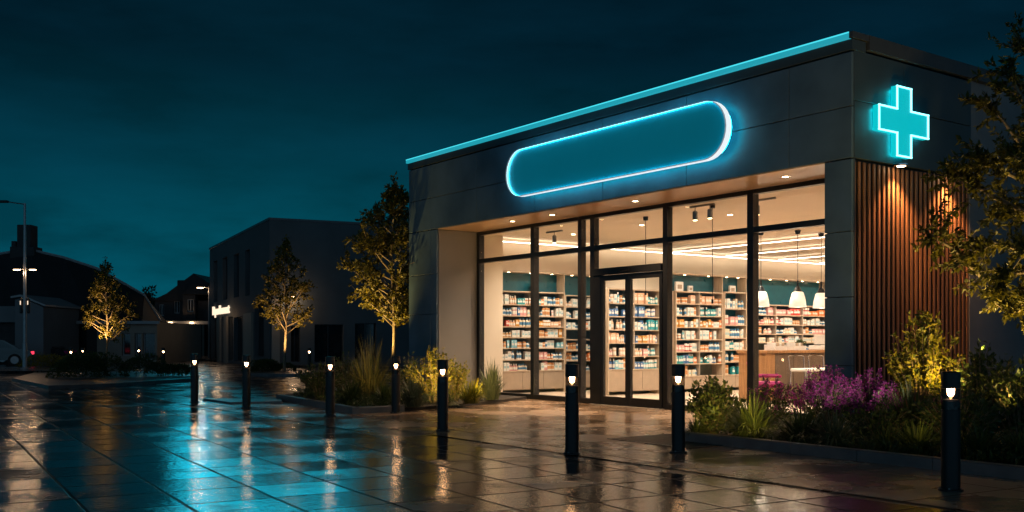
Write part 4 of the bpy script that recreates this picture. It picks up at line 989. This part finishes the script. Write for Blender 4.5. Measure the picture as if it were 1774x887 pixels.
# mansard roof: outline climbs from the end eave to the ridge
prof = [(278,557),(250,512),(215,492),(168,466),(110,447),(50,433),(0,441),(-150,470),(-420,500)]
dr = d+4.5
top_ = [Vector((bx_(px,dr),4.5,hz(py,dr))) for px,py in prof]; bot = [Vector((min(p.x,xr)+0.25 if i == 0 else p.x*d/dr,-0.35,zE+0.02)) for i,p in enumerate(top_)]
bk = [Vector((p.x,9.3,zE+0.02)) for p in top_]
mb = MB(); n = len(prof); mb.add(bot+top_+bk, [(i,i+1,n+i+1,n+i) for i in range(n-1)]+[(n+i,n+i+1,2*n+i+1,2*n+i) for i in range(n-1)]); rf = mb.build('roof', ROOFT, Bd)
mb = MB(); mb.tube([p+Vector((0,-0.06,0.05)) for p in top_],0.09,6); mb.build('ridge_trim', TRIM, Bd)
MB().box(xl,xr+0.3,-0.45,-0.30,zE-0.12,zE+0.06).build('eave', TRIM, Bd)
ch = MB(); ch.bbox(bx_(33,dr),bx_(57,dr),4.2,5.2,6.6,hz(390,dr),0.03); ch.bbox(bx_(22,dr),bx_(64,dr),4.1,5.3,6.6,hz(428,dr),0.03); ch.bbox(bx_(22,dr),bx_(30,dr),4.3,5.1,hz(428,dr),hz(418,dr),0.02); ch.build('chimney', DARKB, rf)
# pale porch
P_ = thing('pale_porch', 'pale rendered porch with a low gable in front of the mansard building', 'building', (0,57.2,0))
dp = 57.2; xa,xb = bx_(26,dp),bx_(75,dp); zt = hz(532,dp); za = hz(516,dp)
MB().prism([(xa,0),(xb,0),(xb,zt),((xa*0.75+xb*0.25),za),(xa,za-0.1)],0,4.7).build('wall', WHITEB, P_)
MB().prism([(xa-0.15,za-0.02),((xa*0.75+xb*0.25),za+0.06),(xb+0.2,zt+0.03),(xb+0.2,zt+0.13),((xa*0.75+xb*0.25),za+0.18),(xa-0.15,za+0.08)],-0.2,4.75).build('roof', TRIM, P_)
x2 = bx_(-90,dp); MB().box(x2,xa-0.01,0.4,4.6,hz(558,dp),hz(530,dp)).build('side_wing', WHITEB, P_); MB().box(x2,xa-0.02,0.9,4.6,0,hz(558,dp)-0.01).build('recess_wall', DARKB, P_)

# brick houses
d = 86.0; Hs = thing('brick_house', 'dark brick house with a steep gable roof, chimney and lit ground floor column', 'building', (0,d,0))
def hx(px): return (px-CX)/F*d
zev = hz(518,d); g0 = hz(612,d)
wh = [(hx(275),hx(284),hz(547,d),hz(527,d)),(hx(301),hx(311),hz(543,d),hz(521,d))]
wall_holes(mb := MB(), hx(268),hx(322),0,zev,0,0.3,wh); mb.build('wall', DARKB, Hs)
MB().box(hx(268),hx(372),0.9,1.0,0,zev-0.02).build('inner_wall', BLACK, Hs)
for h in wh: win(Hs,*h,0.15,div=1,m=TRIM,fr=0.08)
pts = [(hx(264),hz(521,d)),(hx(290),hz(509,d)),(hx(337),hz(474,d)),(hx(366),hz(492,d)),(hx(390),hz(505,d)),(hx(390),hz(521,d))]
rf = MB().prism(pts,-0.3,8).build('roof', ROOFT, Hs)
MB().bbox(hx(300),hx(313),1,2.2,hz(512,d),hz(484,d),0.05).build('chimney', DARKB, rf)
# dormer bay
dh = [(hx(330),hx(341),hz(541,d),hz(519,d))]
wall_holes(mb := MB(), hx(322.5),hx(344),hz(556,d),hz(511,d),-0.9,-0.62,dh); mb.build('dormer_wall', DARKB, Hs)
win(Hs,*dh[0],-0.8,div=1,m=TRIM,fr=0.08)
MB().prism([(hx(320),hz(511,d)),(hx(343),hz(492,d)),(hx(368),hz(500,d)),(hx(368),hz(511,d))],-1.1,-0.31).build('dormer_roof', ROOFT, Hs)
MB().box(hx(344.5),hx(372),-0.3,-0.05,hz(556,d),hz(511,d)-0.02).build('upper_wall', DARKB, Hs)
# ground floor shopfront
MB().box(hx(262),hx(372),-1.5,-0.95,hz(562,d),hz(557,d)).build('canopy', TRIM, Hs)
for k,(a,c) in enumerate(((294,303),(304,312),(313,324),(326,343))): win(Hs,hx(a),hx(c),0.3,hz(564,d),-0.6,div=0,m=TRIM,fr=0.07)
MB().box(hx(344),hx(357),-1.3,-0.5,0,hz(562,d)-0.02).build('column', BEIGEB, Hs)
for (px,py,e) in ((306,559,5),(342,559,9)):
    l_ = MB().box(hx(px-3),hx(px+3),-1.62,-1.51,hz(py+1.5,d),hz(py-0.5,d)).build('wall_lamp', FARB, Hs)
    lamp('POINT','house_lamp_glow', (hx(px),d-1.9,hz(py+6,d)), e*3, (1.0,0.60,0.32), 0.08)
# street lamp by the houses
T = thing('street_lamp', 'slim lit street lamp standing close to the grey building end', 'street lamp', at(362,72))
MB().lathe([(0.09,0),(0.07,1),(0.045,hz(497,72))],10).build('pole', STEEL, T)
zz = hz(498,72); MB().tube([(0,0,zz-0.05),(-0.4,0,zz+0.04)],0.03,6).build('arm', STEEL, T); hd_ = MB().bbox(-0.85,-0.35,-0.1,0.1,zz,zz+0.10,0.02).build('lamp_head', BLACK, T)
MB().box(-0.82,-0.42,-0.11,0.08,zz-0.06,zz-0.001).build('lens', FARB, hd_)
lamp('POINT','street_lamp_glow', at(347,71.8,zz-0.2), 60, (1.0,0.62,0.34), 0.06)
# low link building behind the gap
G_ = thing('dark_terrace', 'dark low terrace beyond the houses closing the street', 'building', (0,100,0))
x0,x1 = (225-CX)/F*100,(700-CX)/F*100
MB().box(x0,x1,0,6,0,3.4).build('wall', DARKB, G_); MB().prism([(x0-0.3,3.41),(x1+0.3,3.41),(x1-2,5.2),(x0+2,5.2)],-0.3,6.3).build('roof', ROOFT, G_)

# distant trees
def far_tree(label, px, d, w, h, seed):
    random.seed(seed); t = thing('distant_tree', label, 'tree', at(px,d), 0, 'dark trees beyond the roofs'); lf = MB(); tk = MB()
    tk.tube([(0,0,0),(0.1,0,h*0.4),(0,0.1,h*0.8)],[0.22,0.16,0.05],8)
    L = [(rv()*random.uniform(0.3,1)) for k in range(22)]; L = [Vector((v.x*w*0.4,v.y*w*0.4,h*0.66+v.z*h*0.28)) for v in L]
    for c in L: tk.tube([(0,0,h*0.4),c],[0.06,0.015],4)
    for k in range(2600):
        c = random.choice(L); v = rv(); leaf_quad(lf, c+v*random.uniform(0.3,1)*w*0.17, v+rv(), rv(), random.uniform(0.25,0.5), 0.2)
    tk.build('trunk', BARK, t); lf.build('crown', DARKF, t)
far_tree('dark rounded tree rising beyond the roof next to the brick house', 260, 98, 3.4, 6.6, 81)
far_tree('smaller dark tree beyond the end of the mansard roof', 234, 99, 3.0, 6.2, 82)

# ================================================================== PLANT LIGHTS
YL = (1.0, 0.62, 0.16); AM = (1.0, 0.60, 0.22)
def up(px, d, dy, tgt_z, e, col=YL, size=70, r=0.04, z=0.16, dx=0.0):
    p = at(px,d,0); s = Vector((p.x+dx, p.y-dy, z)); return lamp('SPOT','garden_uplight', s, e, col, r, (p.x,p.y,tgt_z), size, 0.8)
up(184,36,0.75,2.4,560,AM,75,z=1.0)
up(494,39.5,0.8,2.6,720,AM,80,z=0.45)
lamp('SPOT','garden_uplight', BL(-13.9,-0.75,0.5), 800, (1.0,0.66,0.18), 0.04, BL(-13.8,0.1,2.6), 85, 0.8)
up(770,20.4,1.15,0.75,260,YL,95,z=0.42,r=0.10)
up(640,21.3,1.2,1.0,30,AM,85,z=0.40,r=0.10)
up(575,21.3,1.3,0.6,9,AM,90,z=0.40,r=0.10)
up(690,19.3,0.3,1.2,12,YL,150,z=0.75,r=0.10)
up(840,20.6,0.8,0.7,75,YL,110,z=0.36,r=0.10)
up(1290,12.9,0.75,0.6,55,YL,110,z=0.42,r=0.10)
up(1220,13.5,0.8,0.6,22,YL,110,z=0.40,r=0.10)
up(1430,12.9,0.55,1.0,30,(1.0,0.80,0.62),110,z=0.62,r=0.10)
up(1520,12.7,0.55,1.0,20,(1.0,0.78,0.62),110,z=0.62,r=0.10)
up(1600,13.4,1.0,1.35,210,YL,75,z=0.62,r=0.08)
up(1700,12.6,0.8,1.2,50,YL,90,z=0.6,r=0.10)
up(1560,11.6,0.9,0.5,9,YL,120,z=0.5,r=0.10)
lamp('SPOT','garden_uplight', at(1800,10.9,0.35), 520, (1.0,0.68,0.2), 0.05, at(1740,11.5,3.2), 95, 0.8)
lamp('SPOT','garden_uplight', at(1700,12.6,1.2), 150, (1.0,0.68,0.2), 0.05, at(1690,11.5,2.6), 100, 0.8)

# ================================================================== SKY, ADDED SUN, CAMERA
SHEEN_AZ, SHEEN_EL = -12.0, 9.3          # degrees: azimuth from +Y towards +X, elevation
w = bpy.data.worlds.new('World'); sc.world = w; w.use_nodes = True
N = w.node_tree.nodes; L = w.node_tree.links; bg = N['Background']
tc = N.new('ShaderNodeTexCoord'); sp = N.new('ShaderNodeSeparateXYZ'); L.new(tc.outputs['Generated'], sp.inputs[0])
rp = N.new('ShaderNodeValToRGB'); cr = rp.color_ramp
stops = [(0.0,(0.0006,0.0667,0.1053)),(0.10,(0.0006,0.0598,0.0936)),(0.17,(0.0006,0.0333,0.0550)),(0.26,(0.0006,0.0121,0.0228)),(0.42,(0.0006,0.0065,0.013)),(1.0,(0.0006,0.005,0.010))]
cr.elements[0].position = 0; cr.elements[0].color = (*stops[0][1],1); cr.elements[1].position = 1; cr.elements[1].color = (*stops[-1][1],1)
for p_,c_ in stops[1:-1]: e = cr.elements.new(p_); e.color = (*c_,1)
nz = N.new('ShaderNodeTexNoise'); nz.inputs['Scale'].default_value = 4.2; nz.inputs['Detail'].default_value = 7; nz.inputs['Roughness'].default_value = 0.56
mp = N.new('ShaderNodeMapping'); mp.inputs['Scale'].default_value = (1,1,3.5); L.new(tc.outputs['Generated'], mp.inputs[0]); L.new(mp.outputs[0], nz.inputs['Vector'])
ma = N.new('ShaderNodeMath'); ma.operation = 'MULTIPLY_ADD'; ma.inputs[1].default_value = 0.15; L.new(nz.outputs['Fac'], ma.inputs[0])
ab = N.new('ShaderNodeMath'); ab.operation = 'SUBTRACT'; ab.inputs[1].default_value = 0.075; L.new(sp.outputs['Z'], ab.inputs[0])
L.new(ab.outputs[0], ma.inputs[2]); L.new(ma.outputs[0], rp.inputs['Fac'])
mr = N.new('ShaderNodeMapRange'); mr.inputs['From Min'].default_value = 0.36; mr.inputs['From Max'].default_value = 0.64; mr.inputs['To Min'].default_value = 0.60; mr.inputs['To Max'].default_value = 1.36
L.new(nz.outputs['Fac'], mr.inputs['Value'])
sk = N.new('ShaderNodeTexSky'); sk.sky_type = 'NISHITA'; sk.sun_disc = False; sk.sun_elevation = R(SHEEN_EL); sk.sun_rotation = R(SHEEN_AZ); sk.air_density = 1.0
tn = N.new('ShaderNodeMix'); tn.data_type = 'RGBA'; tn.blend_type = 'MULTIPLY'; tn.inputs[0].default_value = 1.0; tn.inputs[7].default_value = (0.0,0.0002,0.0004,1)
L.new(sk.outputs[0], tn.inputs[6])
vs = N.new('ShaderNodeVectorMath'); vs.operation = 'SCALE'; L.new(rp.outputs[0], vs.inputs[0]); L.new(mr.outputs[0], vs.inputs['Scale'])
va = N.new('ShaderNodeVectorMath'); va.operation = 'ADD'; L.new(vs.outputs[0], va.inputs[0]); L.new(tn.outputs[2], va.inputs[1])
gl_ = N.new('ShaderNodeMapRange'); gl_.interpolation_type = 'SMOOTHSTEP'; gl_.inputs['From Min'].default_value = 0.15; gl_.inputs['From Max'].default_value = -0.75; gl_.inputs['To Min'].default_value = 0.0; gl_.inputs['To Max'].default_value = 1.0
L.new(sp.outputs['Y'], gl_.inputs['Value'])            # added glow behind the camera to lift the facade, no source known
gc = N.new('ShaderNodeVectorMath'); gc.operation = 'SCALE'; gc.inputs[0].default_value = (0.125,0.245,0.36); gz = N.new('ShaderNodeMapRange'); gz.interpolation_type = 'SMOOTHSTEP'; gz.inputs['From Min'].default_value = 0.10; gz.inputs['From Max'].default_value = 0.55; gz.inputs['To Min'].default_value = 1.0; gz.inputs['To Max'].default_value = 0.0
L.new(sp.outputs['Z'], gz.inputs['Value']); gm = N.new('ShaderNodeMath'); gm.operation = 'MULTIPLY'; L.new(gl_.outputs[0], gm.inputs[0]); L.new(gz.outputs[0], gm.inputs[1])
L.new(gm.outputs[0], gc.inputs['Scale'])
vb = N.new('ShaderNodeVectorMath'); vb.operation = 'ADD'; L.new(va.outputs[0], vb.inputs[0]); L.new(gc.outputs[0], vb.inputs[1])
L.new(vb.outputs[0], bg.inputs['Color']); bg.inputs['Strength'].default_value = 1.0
su = bpy.data.lights.new('sheen_sun','SUN'); su.energy = 0.085; su.angle = R(13); su.color = (0.02,0.72,1.0)  # added low cyan sun for the sheen on wet slabs, no real moon
so = bpy.data.objects.new('sheen_sun', su); COL.objects.link(so); so.location = (0,0,40)
dirn = Vector((math.sin(R(SHEEN_AZ))*math.cos(R(SHEEN_EL)), math.cos(R(SHEEN_AZ))*math.cos(R(SHEEN_EL)), math.sin(R(SHEEN_EL))))
so.rotation_euler = (-dirn).to_track_quat('-Z','Y').to_euler()

cam = bpy.data.cameras.new('camera'); co = bpy.data.objects.new('camera', cam); COL.objects.link(co)
co.location = (0,0,CAMH); co.rotation_euler = (R(90),0,0); cam.sensor_width = 36; cam.lens = F/1774*36; cam.shift_y = (HY-443.5)/1774; cam.clip_end = 2000; cam.clip_start = 0.1
sc.camera = co
for pr in PROTO.values():
    if not pr[1]: bpy.data.objects.remove(pr[0])
v = sc.view_settings; v.view_transform = 'Standard'; v.look = 'None'; v.gamma = 1.0; v.exposure = 0.0; v.use_curve_mapping = False
cy = sc.cycles; cy.use_denoising = True; cy.denoiser = 'OPENIMAGEDENOISE'; cy.max_bounces = 8; cy.transparent_max_bounces = 16; cy.diffuse_bounces = 4; cy.glossy_bounces = 4; cy.sample_clamp_indirect = 4.0; cy.sample_clamp_direct = 0.0
cy.caustics_reflective = False; cy.caustics_refractive = False; cy.use_light_tree = True
open('/tmp/items.txt','w').write(str(ITEMS))
